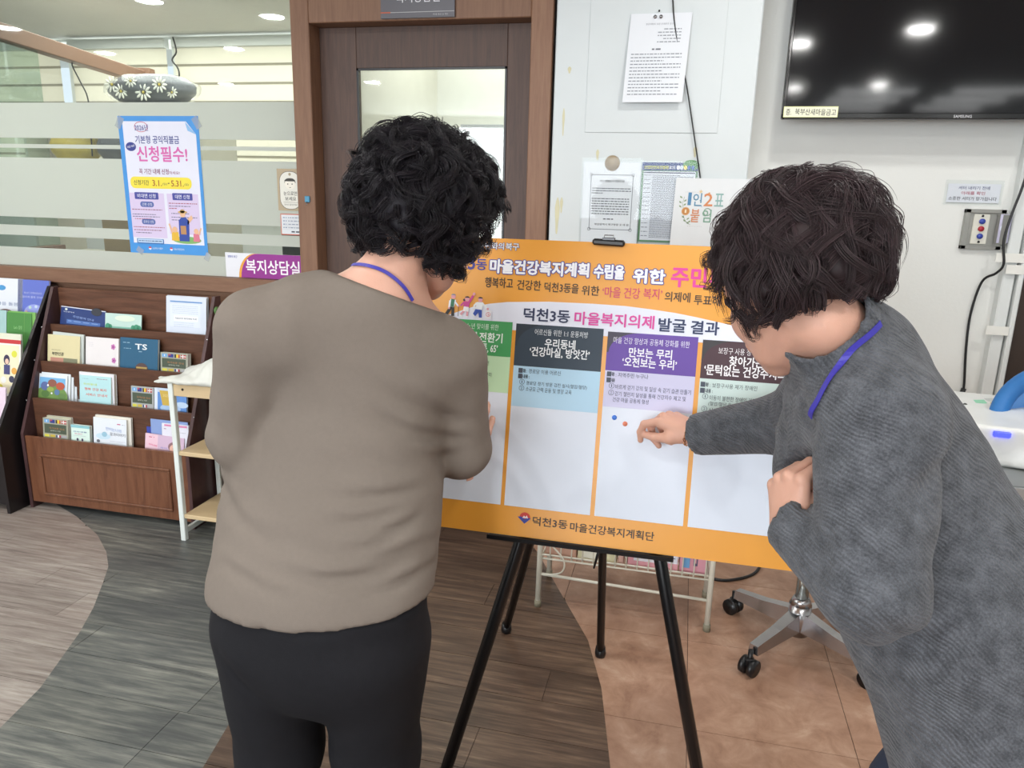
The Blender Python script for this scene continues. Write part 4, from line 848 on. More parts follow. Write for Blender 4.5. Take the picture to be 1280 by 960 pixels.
booklet('cream book with black title at the left of the second tier', 57, 97, 419, 2, '#dcd2a6', .012, d_cream, lean=12)
booklet('second cream book tucked behind the cream titled book', 64, 102, 416, 2, '#c9d0cc', .008, None, back=.016, lean=8, roll_=2)
booklet('white booklet with two pink flowers on the second tier', 105, 146, 422, 2, '#e6e2e2', .008, d_flower, lean=11)
booklet('teal booklet lettered TS in the middle of the second tier', 148, 195, 423, 2, '#2c5e7e', .012, d_ts, lean=11)
booklet('thick flag-bordered book at the right end of the second tier', 201, 235, 441, 2, '#a3a597', .022, d_flags, lean=8, group=None)
for k in range(5):
    booklet(['picture booklet of a green village, front copy on the third tier', 'white backed copy directly behind the village picture booklet', 'third copy in the village booklet stack, counted from the front', 'fourth copy in the village booklet stack, counted from the front', 'rearmost and highest copy in the village booklet stack'][k], 44+4.6*k, 80+4.6*k, 468-1.6*k, 1, '#dfe6ec', .007, d_village if k == 0 else None, back=.010*k, lean=15-1.5*k, group='village picture booklets on the third tier')
booklet('aqua booklet with coral lettering on the third tier', 98, 137, 470, 1, '#b4dce0', .010, d_aqua, lean=10)
booklet('white booklet standing up behind the aqua one', 99, 142, 466, 1, '#e4e2e8', .016, None, back=.014, lean=7)
booklet('slim flag-bordered book in the middle of the third tier', 164, 192, 483, 1, '#a9adac', .008, d_flags, lean=8)
booklet('sky blue booklet with a gold tab beside the white shelf post', 193, 233, 486, 1, '#c4d2e6', .008, d_sky, lean=9)
booklet('thick flag-bordered book at the bottom left tier', 54, 85, 523, 0, '#a3a392', .020, d_flags, lean=8)
booklet('second flag-bordered book behind the bottom left one', 60, 90, 520, 0, '#b4b39c', .014, None, back=.022, lean=6)
booklet('small aqua and white booklet on the bottom tier', 90, 113, 531, 0, '#d6ebe2', .014, d_green, lean=7)
booklet('white booklet with blue handwritten lettering on the bottom tier', 116, 157, 523, 0, '#e0e6ee', .016, d_callig, lean=9)
booklet('second white booklet behind the blue handwritten one', 120, 164, 520, 0, '#e0dcd2', .010, None, back=.018, lean=6)
booklet('pink booklet with a baby face at the right of the bottom tier', 181, 229, 544, 0, '#e8c4d2', .006, d_baby, lean=10, roll_=2)
booklet('white and magenta booklet behind the pink baby one', 203, 236, 530, 0, '#e2e2ee', .007, d_white, back=.012, lean=6)
booklet('light blue folder standing behind the white and magenta booklet', 190, 236, 525, 0, '#8ba2d4', .004, None, back=.024, lean=4)
booklet('dark blue folder edge showing left of the light blue folder', 186, 225, 534, 0, '#3a4aa4', .004, None, back=.031, lean=3)
def d_navy(s):
    s.text(.2, .78, .30, .05, '제10기 지역사회보장', '#c6ccf0', 1, .01); s.text(.15, .85, .39, .05, '협의체 활동 안내서', '#c6ccf0', 1, .01); s.disc(.55, .80, .36, '#9aa4e4', 1, ry=.25)
    for a, c in ((200, '#d8b0b8'), (240, '#b8d4c8'), (280, '#c8d8e8'), (320, '#e0c8a0'), (355, '#e6e6f6')): s.disc(.55+.28*math.cos(math.radians(a)), .80+.2*math.sin(math.radians(a)), .045, c, 2, ry=.035)
    s.text(.42, .72, .82, .05, '행복', '#e6e6f6', 2)
def d_w1(s): s.disc(.5, .22, .10, '#4f9ad0', 1, ry=.06); s.text(.05, .4, .2, .12, '강', '#4b8a5c', 1, .05); s.text(.1, .9, .58, .08, '우리 마을 돌봄', '#7a86a8', 1); s.disc(.6, .95, .28, '#7a5a5c', 1, ry=.25, a0=180, a1=360); s.rect(0, .86, .5, 1, '#7f9ab8', 1)
def d_gr(s): s.text(.3, .62, .32, .08, 'Let’s 힐링', '#9ccc8c', 1, .01); s.rect(.70, 0, .72, 1, '#6a9a54', 1)
def d_toon(s):
    s.rect(0, 0, 1, .07, '#c43a3c', 1); s.rect(.05, .1, .95, .96, '#ece4c4', 1); s.disc(.55, .36, .10, '#3a3450', 2, ry=.09); s.disc(.56, .39, .06, '#eac4b0', 3, ry=.05); s.rect(.46, .45, .66, .62, '#4a4a78', 2)
    for x, y, c in ((.2, .3, '#b8d060'), (.25, .52, '#e0b040'), (.2, .75, '#3a3a44'), (.45, .72, '#e8e8e4'), (.72, .70, '#3f3f58'), (.8, .55, '#e0a850'), (.35, .86, '#d8c84c'), (.75, .87, '#c8c8d0'), (.8, .25, '#d8d84c')): s.disc(x, y, .09, c, 3, ry=.06)
bk = dict(lips=L_BK, lean=12)
booklet('white brochure with a blue badge on the black rack, top tier', -30, 22, 347, 3, '#e2e6ee', .006, d_w1, **bk)
booklet('periwinkle brochure with a dotted circle on the black rack, top right', 24, 63, 350, 3, '#6474c8', .008, d_navy, **bk)
booklet('grass green brochure on the black rack, second tier', 2, 33, 391, 2, '#4d8a44', .008, d_gr, **bk)
booklet('lighter green brochure copy behind the grass green one', 12, 46, 390, 2, '#7ab25c', .008, None, back=.014, lips=L_BK, lean=9)
booklet('grey teal brochure at the far left of the black rack', -28, 1, 387, 2, '#a4c4c4', .006, None, **bk)
booklet('cartoon covered magazine with a red top band on the black rack', -14, 24, 425, 1, '#ecebe4', .008, d_toon, **bk)
booklet('cream brochure behind the cartoon magazine', -4, 31, 418, 1, '#dfe0cc', .008, None, back=.014, lips=L_BK, lean=9)
booklet('plain pale pink leaflet on the lowest tier of the black rack', -30, 6, 484, 0, '#e2cede', .006, None, **bk)

# ------------------------------------------------------------------ small white shelf with a cloth on top
ws = thing('open_shelf', 'small white framed open shelf with beige boards between rack and taupe shirt', 'shelf', (-1.72, 2.60, 0))
m_post = mat('white_shelf_post', '#dfe6e2', .4); m_board = mat('beige_particle_board', '#d0b890', .5, var=.08, scale=30, stretch=(1, 8, 8))
for x in (-1.965, -1.47):
    for y in (2.47, 2.73): MB().box((x, y, 0), (x+.022, y+.022, .690), m_post, .002).build('post', ws)
    MB().box((x+.004, 2.492, .03), (x+.018, 2.73, .05), m_post).build('foot_rail', ws)
for z in (.625, .375, .10): MB().box((-1.943, 2.475, z), (-1.47, 2.75, z+(.05 if z > .6 else .018)), m_board, .002).build('shelf_board', ws)
MB().box((-1.943, 2.742, .05), (-1.47, 2.748, .66), mat('shelf_backing', '#3c302a', .7)).build('back_board', ws)
MB().cyl((-1.90, 2.4745, .655), (-1.90, 2.473, .655), .005, m_blackpl, 8).build('screw_hole', ws)
def cloth_f(P):
    d = smin(ell(P, (-1.73, 2.60, .70), (.22, .15, .05)), ell(P, (-1.70, 2.58, .74), (.15, .12, .045)), .03); d = smin(d, ell(P, (-1.86, 2.50, .688), (.13, .05, .018)), .02); d = smin(d, cone(P, (-1.90, 2.50, .69), (-2.02, 2.47, .675), .014, .004), .012)
    return d+.009*smooth_noise(P, 55, 2)-.006*np.abs(smooth_noise(P, 90, 8))
V, F = snet(cloth_f, (-2.05, 2.40, .64), (-1.45, 2.80, .84), .007); V[:, 2] = np.maximum(V[:, 2], .6765)
pl = fastmesh('folded_cloth', V, F, [mat('white_crumpled_cloth', '#d9dad2', .55)]); tag(pl, 'crumpled white cloth lying on top of the small open shelf', 'cloth')

# ------------------------------------------------------------------ the orange voting board
BO = V3(-.378, 1.662, 1.144); BV = V3(0, -.186, -.982); BV /= np.linalg.norm(BV); BN = np.cross(X_, BV); BN = -BN if BN[1] > 0 else BN
bd = thing('voting_board', 'large orange voting board with four coloured columns standing on a black easel', 'board', tuple(BO+X_*.21+BV*.498))
def bp_(u, v, n=0.0): return BO+X_*u+BV*v+BN*n
U0, U1, V0, V1 = -.222, .655, -.189, .500
m_or = mat('board_orange', '#eca23c', .35, var=.01)
V = [bp_(U0, V0), bp_(U0, V1), bp_(U1, V1), bp_(U1, V0)]; V += [p-BN*.005 for p in V]
MB().add(V, [(0, 1, 2, 3), (7, 6, 5, 4), (0, 4, 5, 1), (1, 5, 6, 2), (2, 6, 7, 3), (3, 7, 4, 0)], m_or).build('panel', bd)
s = Sheet(BO, X_, BV, BN, .00022)
arc = [(U0, .0), (-.176, -.002), (-.155, -.008), (-.13, -.018), (-.10, -.029), (-.061, -.038), (-.02, -.044), (.076, -.050), (.176, -.051), (.25, -.050), (.306, -.046), (.36, -.041), (.408, -.034), (.45, -.027), (.483, -.021), (.56, -.005), (.60, .006)]
s.mb.add(s.P(arc[1:]+[(.60, .02), (-.176, .02)], 0), [tuple(range(len(arc)+1))[::-1]], s.c('#e9ebf8'))
s.disc(-.17, .012, .03, '#2f6f50', 1, ry=.015)
ccol = [(-.2035, -.0045, '#46a05c', '#c6e6bc', .083, .167), (.0045, .2065, '#33414f', '#b9dcf2', .083+.018, .195), (.2165, .4145, '#6a4ba4', '#d2d0ec', .096, .178), (.4245, .6185, '#4b3139', '#d3e5e0', .098, .178)]
tops = [.002, .004, .009, .0135]
for k, (a, b, c1_, c2_, hb, bb) in enumerate(ccol):
    tp = tops[k]; s.rect(a, tp, b, .430, '#e3eaf6', 1); s.rect(a, hb, b, bb, c2_, 2); s.rect(a, tp, b, hb, c1_, 3)
    dk_ = ['#2f6f50', '#2b3540', '#4a4654', '#3d3a3c'][k]
    pts = [(a, 0.0)]+[(a+.002+.085*(1-math.cos(q)), .05-.05*math.sin(q)) for q in np.linspace(math.pi/2, 0, 8)]
    s.poly([(a, tp), (a, .055)]+[(a+.004+.07*(1-math.cos(q)), tp+(.055-tp)*(1-math.sin(q))) for q in np.linspace(0, math.pi/2, 8)], dk_, 4)
s.text(-.19, -.107, -.170, .013, '함께 만드는', '#f4f2ee', 5, .04, outline=('#3d4690', .05)); s.text(-.102, -.067, -.170, .011, '함께만드는', '#f4f2ee', 5, .02, outline=('#3d4690', .05)) if 0 else None
s.text(-.104, -.084, -.169, .010, '드는', '#f4f2ee', 5, .04, outline=('#3d4690', .06)); s.text(-.082, -.037, -.171, .016, '변화의', '#f4f2ee', 5, .04, outline=('#3d4690', .06)); s.text(-.033, -.001, -.171, .016, '북구', '#f4f2ee', 5, .04, outline=('#3d4690', .06))
s.text(-.20, -.124, -.131, .030, '덕천', '#4c4a98', 5, .05); s.text(-.121, -.103, -.131, .034, '3', '#4c4a98', 5, .07); s.text(-.101, -.075, -.127, .026, '동', '#4c4a98', 5, .05)
s.text(-.068, .164, -.125, .033, '마을건강복지계획', '#f3f3f8', 5, .10, outline=('#4c4a98', .065)); s.text(.174, .243, -.124, .033, '수립을', '#f3f3f8', 5, .10, outline=('#4c4a98', .065)); s.text(.262, .333, -.118, .033, '위한', '#f3f3f8', 5, .10, outline=('#4c4a98', .065))
s.text(.345, .505, -.120, .045, '주민투표', '#e2459c', 5, .07)
s.text(-.077, -.010, -.087, .024, '행복하고', '#3d3328', 5, .03); s.text(.0, .056, -.085, .023, '건강한', '#3d3328', 5, .03); s.text(.064, .143, -.083, .022, '덕천3동을', '#3d3328', 5, .03); s.text(.150, .190, -.080, .022, '위한', '#3d3328', 5, .03)
s.text(.197, .238, -.079, .024, "‘마을", '#d2476c', 5, .02); s.text(.245, .281, -.079, .024, '건강', '#d2476c', 5, .02); s.text(.288, .329, -.080, .024, '복지’', '#d2476c', 5, .02); s.text(.335, .390, -.076, .022, '의제에', '#3d3328', 5, .03); s.text(.398, .52, -.072, .022, '투표해 주세요', '#3d3328', 5, .03)
s.text(.020, .128, -.0185, .030, '덕천3동', '#2e3658', 5, .055); s.text(.138, .317, -.017, .030, '마을복지의제', '#dc4ba0', 5, .06); s.text(.326, .386, -.0135, .030, '발굴', '#2e3a5e', 5, .06); s.text(.396, .457, -.012, .030, '결과', '#2e3a5e', 5, .06)
s.text(-.146, -.037, .0165, .0135, '건강한 노년 맞이를 위한', '#e4f4e4', 5, .0); s.text(-.152, -.088, .041, .023, '‘생애', '#f2faf2', 5, .05); s.text(-.082, -.026, .041, .023, '전환기', '#f2faf2', 5, .05) ; s.text(-.020, -.014, .03, .001, '·', '#46a05c', 4)
s.text(-.150, -.095, .067, .022, '검진', '#f2faf2', 5, .05); s.text(-.088, -.036, .066, .022, '톡톡, 65’', '#f2faf2', 5, .05)
s.text(-.155, -.055, .100, .010, '·대상: 만 60~65세 이한 주변', '#4a6448', 5); s.text(-.155, -.047, .127, .010, '① 고혈압 당뇨 만성질환 관리', '#4a6448', 5); s.text(-.155, -.052, .152, .010, '② 건강검진 연계 정보 제공', '#4a6448', 5)
s.text(.049, .172, .0205, .014, '어르신들 위한 1:1 운동처방', '#e6ecf0', 5); s.text(.074, .145, .045, .022, '우리동네', '#f4f6f8', 5, .05); s.text(.040, .179, .066, .023, '‘건강마실, 방앗간’', '#f4f6f8', 5, .05)
def mark(x, y, tx, x1): s.rect(x-.001, y-.0055, x+.009, y+.0055, '#4b5260', 5); s.text(x+.010, x1, y, .0095, tx, '#333b48', 5, .05)
mark(.018, .1115, '대상', .034); s.text(.036, .116, .1115, .0105, ': 경로당 이용 어르신', '#3d4a5c', 5); mark(.018, .1245, '내용 :', .044)
def circ(x, y, d): s.ring(x, y, .0062, .0008, '#3d4a5c', 5); s.text(x-(.0008 if d == '1' else .0017), x+(.0008 if d == '1' else .0017), y, .0062, d, '#3d4a5c', 5)
circ(.027, .1375, '1'); s.text(.037, .178, .140, .0105, '경로당 정기 방문 검진 실시(혈압/혈당)', '#3d4a5c', 5); circ(.027, .152, '2'); s.text(.037, .144, .153, .0105, '소규모 근력 운동 및 영양 교육', '#3d4a5c', 5)
s.text(.230, .397, .0270, .0145, '마을 건강 향상과 공동체 강화를 위한', '#ece8f6', 5); s.text(.266, .361, .052, .022, '만보는 무리', '#f6f4fb', 5, .05); s.text(.253, .373, .074, .022, '‘오천보는 우리’', '#f6f4fb', 5, .05)
mark(.222, .104, '대상', .238); s.text(.241, .313, .1045, .0105, ': 지역주민 누구나', '#3d4060', 5); mark(.222, .1175, '내용', .240)
circ(.2335, .130, '1'); s.text(.242, .408, .1315, .0108, '바르게 걷기 강의 및 일상 속 걷기 습관 만들기', '#3d4060', 5); circ(.2335, .1455, '2'); s.text(.242, .398, .1470, .0105, '걷기 챌린지 달성을 통해 건강지수 제고 및', '#3d4060', 5); s.text(.238, .318, .1605, .0105, '건강 마을 공동체 형성', '#3d4060', 5)
s.text(.459, .608, .0350, .0145, '보장구 사용 장애인 지원을 위한', '#ece6e8', 5); s.text(.483, .555, .056, .022, '찾아가는', '#f6f2f3', 5, .05); s.text(.432, .607, .078, .024, '‘문턱없는 건강주치의’', '#f6f2f3', 5, .05)
mark(.428, .111, '대상', .444); s.text(.447, .546, .1115, .0105, ': 보장구사용 재가 장애인', '#3f4c4e', 5); mark(.428, .1245, '내용 :', .454)
circ(.439, .137, '1'); s.text(.448, .598, .139, .0108, '이동이 불편한 장애인 가정방문 건강관리', '#3f4c4e', 5); s.text(.447, .499, .1525, .0105, '(혈압/혈당 등)', '#3f4c4e', 5); circ(.439, .1645, '2'); s.text(.448, .60, .1665, .0105, '사용 보장구 점검 및 이용 교육', '#3f4c4e', 5)
# footer emblem and name
s.disc(.056, .4525, .0125, '#d4473e', 5, ry=.0115, a0=150, a1=390); s.poly([(.0385, .4525), (.056, .468), (.0705, .454), (.062, .4535), (.056, .457), (.048, .452)], '#3f4aa0', 6); s.poly([(.050, .4545), (.054, .4485), (.057, .452), (.0605, .4475), (.064, .4545)], '#f0e4e6', 7)
s.text(.075, .157, .4585, .021, '덕천3동', '#4a4238', 5, .035); s.text(.163, .354, .4615, .021, '마을건강복지계획단', '#4a4238', 5, .035)
# walking figures
def fig(x, top, c, h=.046):
    """plain little walkers printed on the board; c = hair, top, legs, skin"""
    y = top; s.disc(x, y+.0065, .0055, c[3], 7); s.disc(x, y+.0035, .0055, c[0], 8, ry=.0035, a0=180, a1=360)
sk = '#e6a3ac'
fig(-.151, -.056, ('#8c8f98', 0, 0, sk)); s.poly([(-.158, -.044), (-.162, -.026), (-.148, -.024), (-.144, -.042)], '#f2f2f6', 6); s.poly([(-.156, -.044), (-.157, -.027), (-.149, -.026), (-.147, -.043)], '#3c7a5c', 7); s.poly([(-.158, -.028), (-.170, -.008), (-.163, -.005), (-.154, -.020), (-.154, -.004), (-.146, -.004), (-.148, -.027)], '#33322f', 6); s.line([(-.147, -.038), (-.138, -.028)], .004, '#f2f2f6', 7); s.line([(-.137, -.028), (-.137, -.004)], .0012, '#33322f', 7); s.disc(-.137, -.028, .002, sk, 8)
s.line([(-.159, -.040), (-.160, -.024)], .004, '#f2f2f6', 7); s.disc(-.160, -.022, .0025, sk, 8)
fig(-.117, -.052, ('#3c2f34', 0, 0, sk)); s.disc(-.124, -.043, .003, '#3c2f34', 6); s.poly([(-.124, -.040), (-.126, -.027), (-.112, -.027), (-.110, -.040)], '#d24f98', 6); s.line([(-.112, -.038), (-.103, -.054)], .0055, '#d24f98', 7); s.disc(-.101, -.058, .0035, sk, 8); s.line([(-.124, -.038), (-.132, -.029)], .004, '#d24f98', 7); s.poly([(-.124, -.028), (-.126, -.017), (-.111, -.016), (-.112, -.027)], '#f6f4f6', 7)
s.line([(-.123, -.018), (-.131, -.008)], .005, sk, 6); s.line([(-.115, -.018), (-.115, -.006)], .005, sk, 6); s.line([(-.133, -.008), (-.127, -.004)], .003, '#f6f4f6', 7); s.line([(-.118, -.004), (-.111, -.004)], .003, '#f6f4f6', 7)
fig(-.085, -.052, ('#2c2c32', 0, 0, sk)); s.poly([(-.093, -.040), (-.096, -.023), (-.079, -.022), (-.078, -.040)], '#f2f4f8', 6); s.line([(-.080, -.037), (-.068, -.027)], .005, '#f2f4f8', 7); s.line([(-.093, -.038), (-.100, -.030), (-.098, -.024)], .0045, '#f2f4f8', 7); s.disc(-.066, -.025, .0028, sk, 8); s.poly([(-.095, -.024), (-.101, -.012), (-.095, -.007), (-.088, -.016), (-.086, -.004), (-.079, -.004), (-.080, -.022)], '#3a56ae', 6); s.line([(-.103, -.012), (-.096, -.003)], .003, '#f2f4f8', 7); s.line([(-.086, -.002), (-.078, -.002)], .003, '#f2f4f8', 7)
s.poly([(-.071, -.023), (-.072, -.002), (-.057, -.001), (-.056, -.022)], '#f0eef4', 8); s.ring(-.064, -.0125, .0052, .001, '#d2505c', 9); s.line([(-.064, -.016), (-.064, -.009)], .001, '#d2505c', 9); s.line([(-.064, -.0125), (-.061, -.011)], .001, '#d2505c', 9)
s.build(bd)
def dot(u, v, c, label):
    p = bp_(u, v, .0004); q = bp_(u, v, .001); tag(MB().cyl(p, q, .0056, mat('dot_'+c, c, .4), 20).build('round_sticker'), label, 'sticker')
dot(.245, .2015, '#4f86e6', 'small blue voting dot on the purple column of the board'); dot(.270, .2135, '#e88a6c', 'small salmon voting dot beside the blue one on the board'); dot(-.068, .201, '#c2243a', 'small red voting dot on the green column at the taupe sleeve')
tag(MB().box(bp_(-.226, -.098, .001)-V3(.003, .0006, .006), bp_(-.226, -.098, .002)+V3(.003, 0, .006), m_paper).build('paper_tab'), 'tiny pale paper tab at the left edge of the board', 'paper')

# ------------------------------------------------------------------ easel
ea = thing('easel', 'black metal display easel holding the orange board', 'easel', (-.17, 1.80, 0))
apex = bp_(.203, -.16, -.045)
def leg(foot, mid_r, name='leg'):
    foot = V3(*foot); a = apex+(foot-apex)*.02; k = apex+(foot-apex)*.55; mb = MB()
    d = (foot-apex)/np.linalg.norm(foot-apex)
    o = MB(); o.tube([a, k], mid_r, m_blackmetal, 8, flat=.6).build('upper_tube', ea) if 0 else None
    L_ = mb.tube([a, k, foot+V3(0, 0, .02)], [mid_r, mid_r, mid_r], m_blackmetal, 12, flat=.85).build('leg', ea)
    MB().tube([foot+V3(0, 0, .035)-d*0, foot+V3(0, 0, .012), foot+V3(0, 0, .001)], [mid_r*1.05, mid_r*1.25, mid_r*1.1], m_blackpl, 12).build('rubber_foot', L_)
leg((-.488, 1.478, 0), .0175); leg((.150, 1.478, 0), .0175); leg((-.496, 2.178, 0), .0145); leg((-.173, 2.127, 0), .0145)
a = bp_(-.030, .502, .0); b = bp_(.400, .502, .0)
tr = MB(); tr.box(a+V3(0, -.012, -.007), b+V3(0, .02, -.001), m_blackmetal, .002).box(a+V3(0, -.014, -.007), b+V3(0, -.010, .004), m_blackmetal, .001); tr.build('tray', ea)
mb = MB(); mb.tube([bp_(.02, .52, -.03)+V3(0, .02, 0), bp_(.19, .555, -.03)+V3(0, .10, -.0), bp_(.203, .56, -.03)+V3(0, .30, 0)], .007, m_blackmetal, 8); mb.tube([bp_(.38, .52, -.03), bp_(.203, .56, -.03)+V3(0, .30, 0)], .007, m_blackmetal, 8); mb.build('spreader_bar', ea)
MB().box(bp_(.19, .54, -.06)+V3(0, .20, -.02), bp_(.225, .52, -.03)+V3(0, .24, .02), m_blackpl, .004).build('hinge_block', ea)
MB().tube([bp_(.235, .505, -.02), bp_(.228, .53, -.03), bp_(.222, .56, -.03)], [.008, .009, .006], m_blackpl, 8, flat=.4).build('strap', ea)
MB().tube([bp_(.203, -.20, -.019), bp_(.203, .48, -.019)], .011, m_blackmetal, 8).build('mast', ea)
MB().box(bp_(.203, -.16, -.05)-V3(.03, .02, .03), bp_(.203, -.16, -.05)+V3(.03, .02, .03), m_blackpl, .006).build('head_block', ea)
cl = thing('board_clip', 'black clip gripping the top edge of the orange board', 'clip', tuple(bp_(.203, -.185)))
c0 = bp_(.203, -.188, .006)
MB().box(c0-V3(.036, .006, .007), c0+V3(.036, .016, .007), m_blackpl, .004, rot=rotm(0, 2, 0)).build('jaw', cl)
MB().box(c0+V3(-.014, -.004, .005), c0+V3(.014, .012, .011), mat('clip_steel', '#5a5a5c', .35, .9), .001).build('spring_plate', cl)
MB().tube([c0+V3(-.011, 0, .009), c0+V3(-.010, .004, .016), c0+V3(.010, .004, .016), c0+V3(.011, 0, .009)], .0014, m_chrome, 6).build('wire_lever', cl)
# ------------------------------------------------------------------ people
def frame(f, up=(0, 0, 1)):
    """columns: right, forward, up"""
    f = np.asarray(f, float); f = f/np.linalg.norm(f); r = np.cross(f, up); r /= np.linalg.norm(r); return np.stack([r, f, np.cross(r, f)], 1)
def head_sdf(c, M):
    c = np.asarray(c, float)
    def f(P):
        q = (P-c)@M
        d = ell(q, (0, -.012, .035), (.074, .093, .086))
        d = smin(d, ell(q, (0, .028, -.028), (.060, .064, .082)), .03)
        d = smin(d, cone(q, (0, .03, -.062), (0, .062, -.096), .045, .021), .025)
        for s in (-1, 1):
            d = smin(d, ell(q, (s*.034, .056, -.034), (.026, .026, .026)), .02)
            d = smin(d, cone(q, (s*.052, .0, -.05), (s*.030, .045, -.085), .022, .018), .02)
        d = smin(d, cone(q, (-.030, .080, .022), (.030, .080, .022), .011, .011), .014)
        for s in (-1, 1): d = smax(d, -ell(q, (s*.031, .100, .004), (.015, .014, .010)), .010)
        d = smin(d, cone(q, (0, .088, .010), (0, .108, -.033), .0065, .0105), .010)
        for s in (-1, 1): d = smin(d, ell(q, (s*.012, .098, -.036), (.008, .009, .007)), .006)
        d = smin(d, cone(q, (-.017, .090, -.0585), (.017, .090, -.0585), .0058, .0058), .006)
        d = smin(d, cone(q, (-.014, .088, -.0665), (.014, .088, -.0665), .0068, .0068), .006)
        d = smax(d, -cone(q, (-.018, .0985, -.0625), (.018, .0985, -.0625), .0014, .0014), .004)
        for s in (-1, 1):
            e = ell(q, (s*.077, -.006, -.006), (.009, .019, .031)); e = smax(e, -ell(q, (s*.086, .0, -.002), (.008, .010, .018)), .006); d = smin(d, e, .008)
        return d
    return f
def hand_parts(W, F, Z, flex, thumb, mirror=1, scale=1.0, back=None, spread=(.10, .02, -.06, -.15)):
    """W wrist, F towards the fingers, Z back of the hand; flex: 4 lists of joint angles; thumb: 3 points in hand space. Gives a distance function and finger tips"""
    F = np.asarray(F, float); F /= np.linalg.norm(F); Z = np.asarray(Z, float); Z = Z-F*(Z@F); Z /= np.linalg.norm(Z)
    X = -np.cross(F, -Z)*-1 if False else np.cross(F, -Z)*mirror
    M = np.stack([X, F, Z], 1); W = np.asarray(W, float)
    K = [(.029, .086, .002), (.008, .090, .004), (-.013, .086, .002), (-.031, .076, -.002)]
    LN = [(.040, .025, .021), (.045, .029, .022), (.041, .027, .021), (.032, .021, .019)]
    RD = [(.0092, .0085, .0078, .0066), (.0094, .0087, .008, .0068), (.0088, .0082, .0075, .0064), (.008, .0073, .0068, .0058)]
    ch = []
    for k, l, r, fx, sp in zip(K, LN, RD, flex, spread):
        p = V3(*k); pts = [p]; a = 0
        for i in range(3):
            a += math.radians(fx[i]); dirn = V3(math.sin(sp)*math.cos(a), math.cos(sp)*math.cos(a), -math.sin(a)); p = p+dirn*l[i]; pts.append(p)
        ch.append((pts, r))
    th = [V3(*p) for p in thumb]
    bk = V3(0, -.05, 0) if back is None else ((np.asarray(back)-W)/np.linalg.norm(np.asarray(back)-W))@M*.075
    def f(P):
        q = ((P-W)@M)/scale
        d = cone(q, bk, (0, .01, 0), .027, .023, (V3(0, 0, 1), 1.35))
        for k in K: d = smin(d, cone(q, (k[0]*.45, .012, 0), (k[0]*.94, k[1]-.006, k[2]-.003), .0155, .0118), .014)
        d = smin(d, cone(q, (.016, .022, -.010), th[0], .0165, .0125), .014)
        t = cone(q, th[0], th[1], .0118, .0102); t = smin(t, cone(q, th[1], th[2], .0098, .0078), .004); d = smin(d, t, .009)
        for pts, r in ch:
            e = cone(q, pts[0], pts[1], r[0]*1.12, r[1])
            e = smin(e, cone(q, pts[1], pts[2], r[1]*1.04, r[2]), .0025); e = smin(e, cone(q, pts[2], pts[3], r[2]*1.04, r[3]), .0025)
            d = smin(d, e, .0045)
        return d*scale
    tips = [W+M@(pts[3]*scale) for pts, r in ch]+[W+M@(th[2]*scale)]
    return f, tips, M
def body_mesh(pieces, m, parent, lipc=None):
    VV, FF, n = [], [], 0
    for f, lo, hi, h in pieces: V, F = snet(f, lo, hi, h); VV.append(V); FF.append(F+n); n += len(V)
    return fastmesh('body', np.concatenate(VV), np.concatenate(FF), m, parent)
def bbox(pts, pad): p = np.array(pts); return p.min(0)-pad, p.max(0)+pad
def face_details(c, M, par, brow):
    c = np.asarray(c, float)
    for s in (-1, 1):
        p = c+M@V3(s*.031, .0765, .003)
        mb = MB().ball(p, .0118, mat('eye_white', '#e6e0da', .25), 14, 10)
        mb.ball(p+M@V3(0, .0075, 0), (.0055, .0048, .0055), mat('iris_dark', '#2a1c16', .2), 10, 8, M=M); mb.build('eye', par)
        MB().tube([c+M@V3(s*x, y, z) for x, y, z in ((.046, .078, .020), (.034, .090, .026), (.018, .092, .023))], [.0012, .0026, .002], brow, 6).build('eyebrow', par)
    MB().ball(c+M@V3(0, .0915, -.0625), (.019, .0075, .0095), mat('lip_rose', '#b0655c', .4), 14, 8, M=M).build('lips', par)

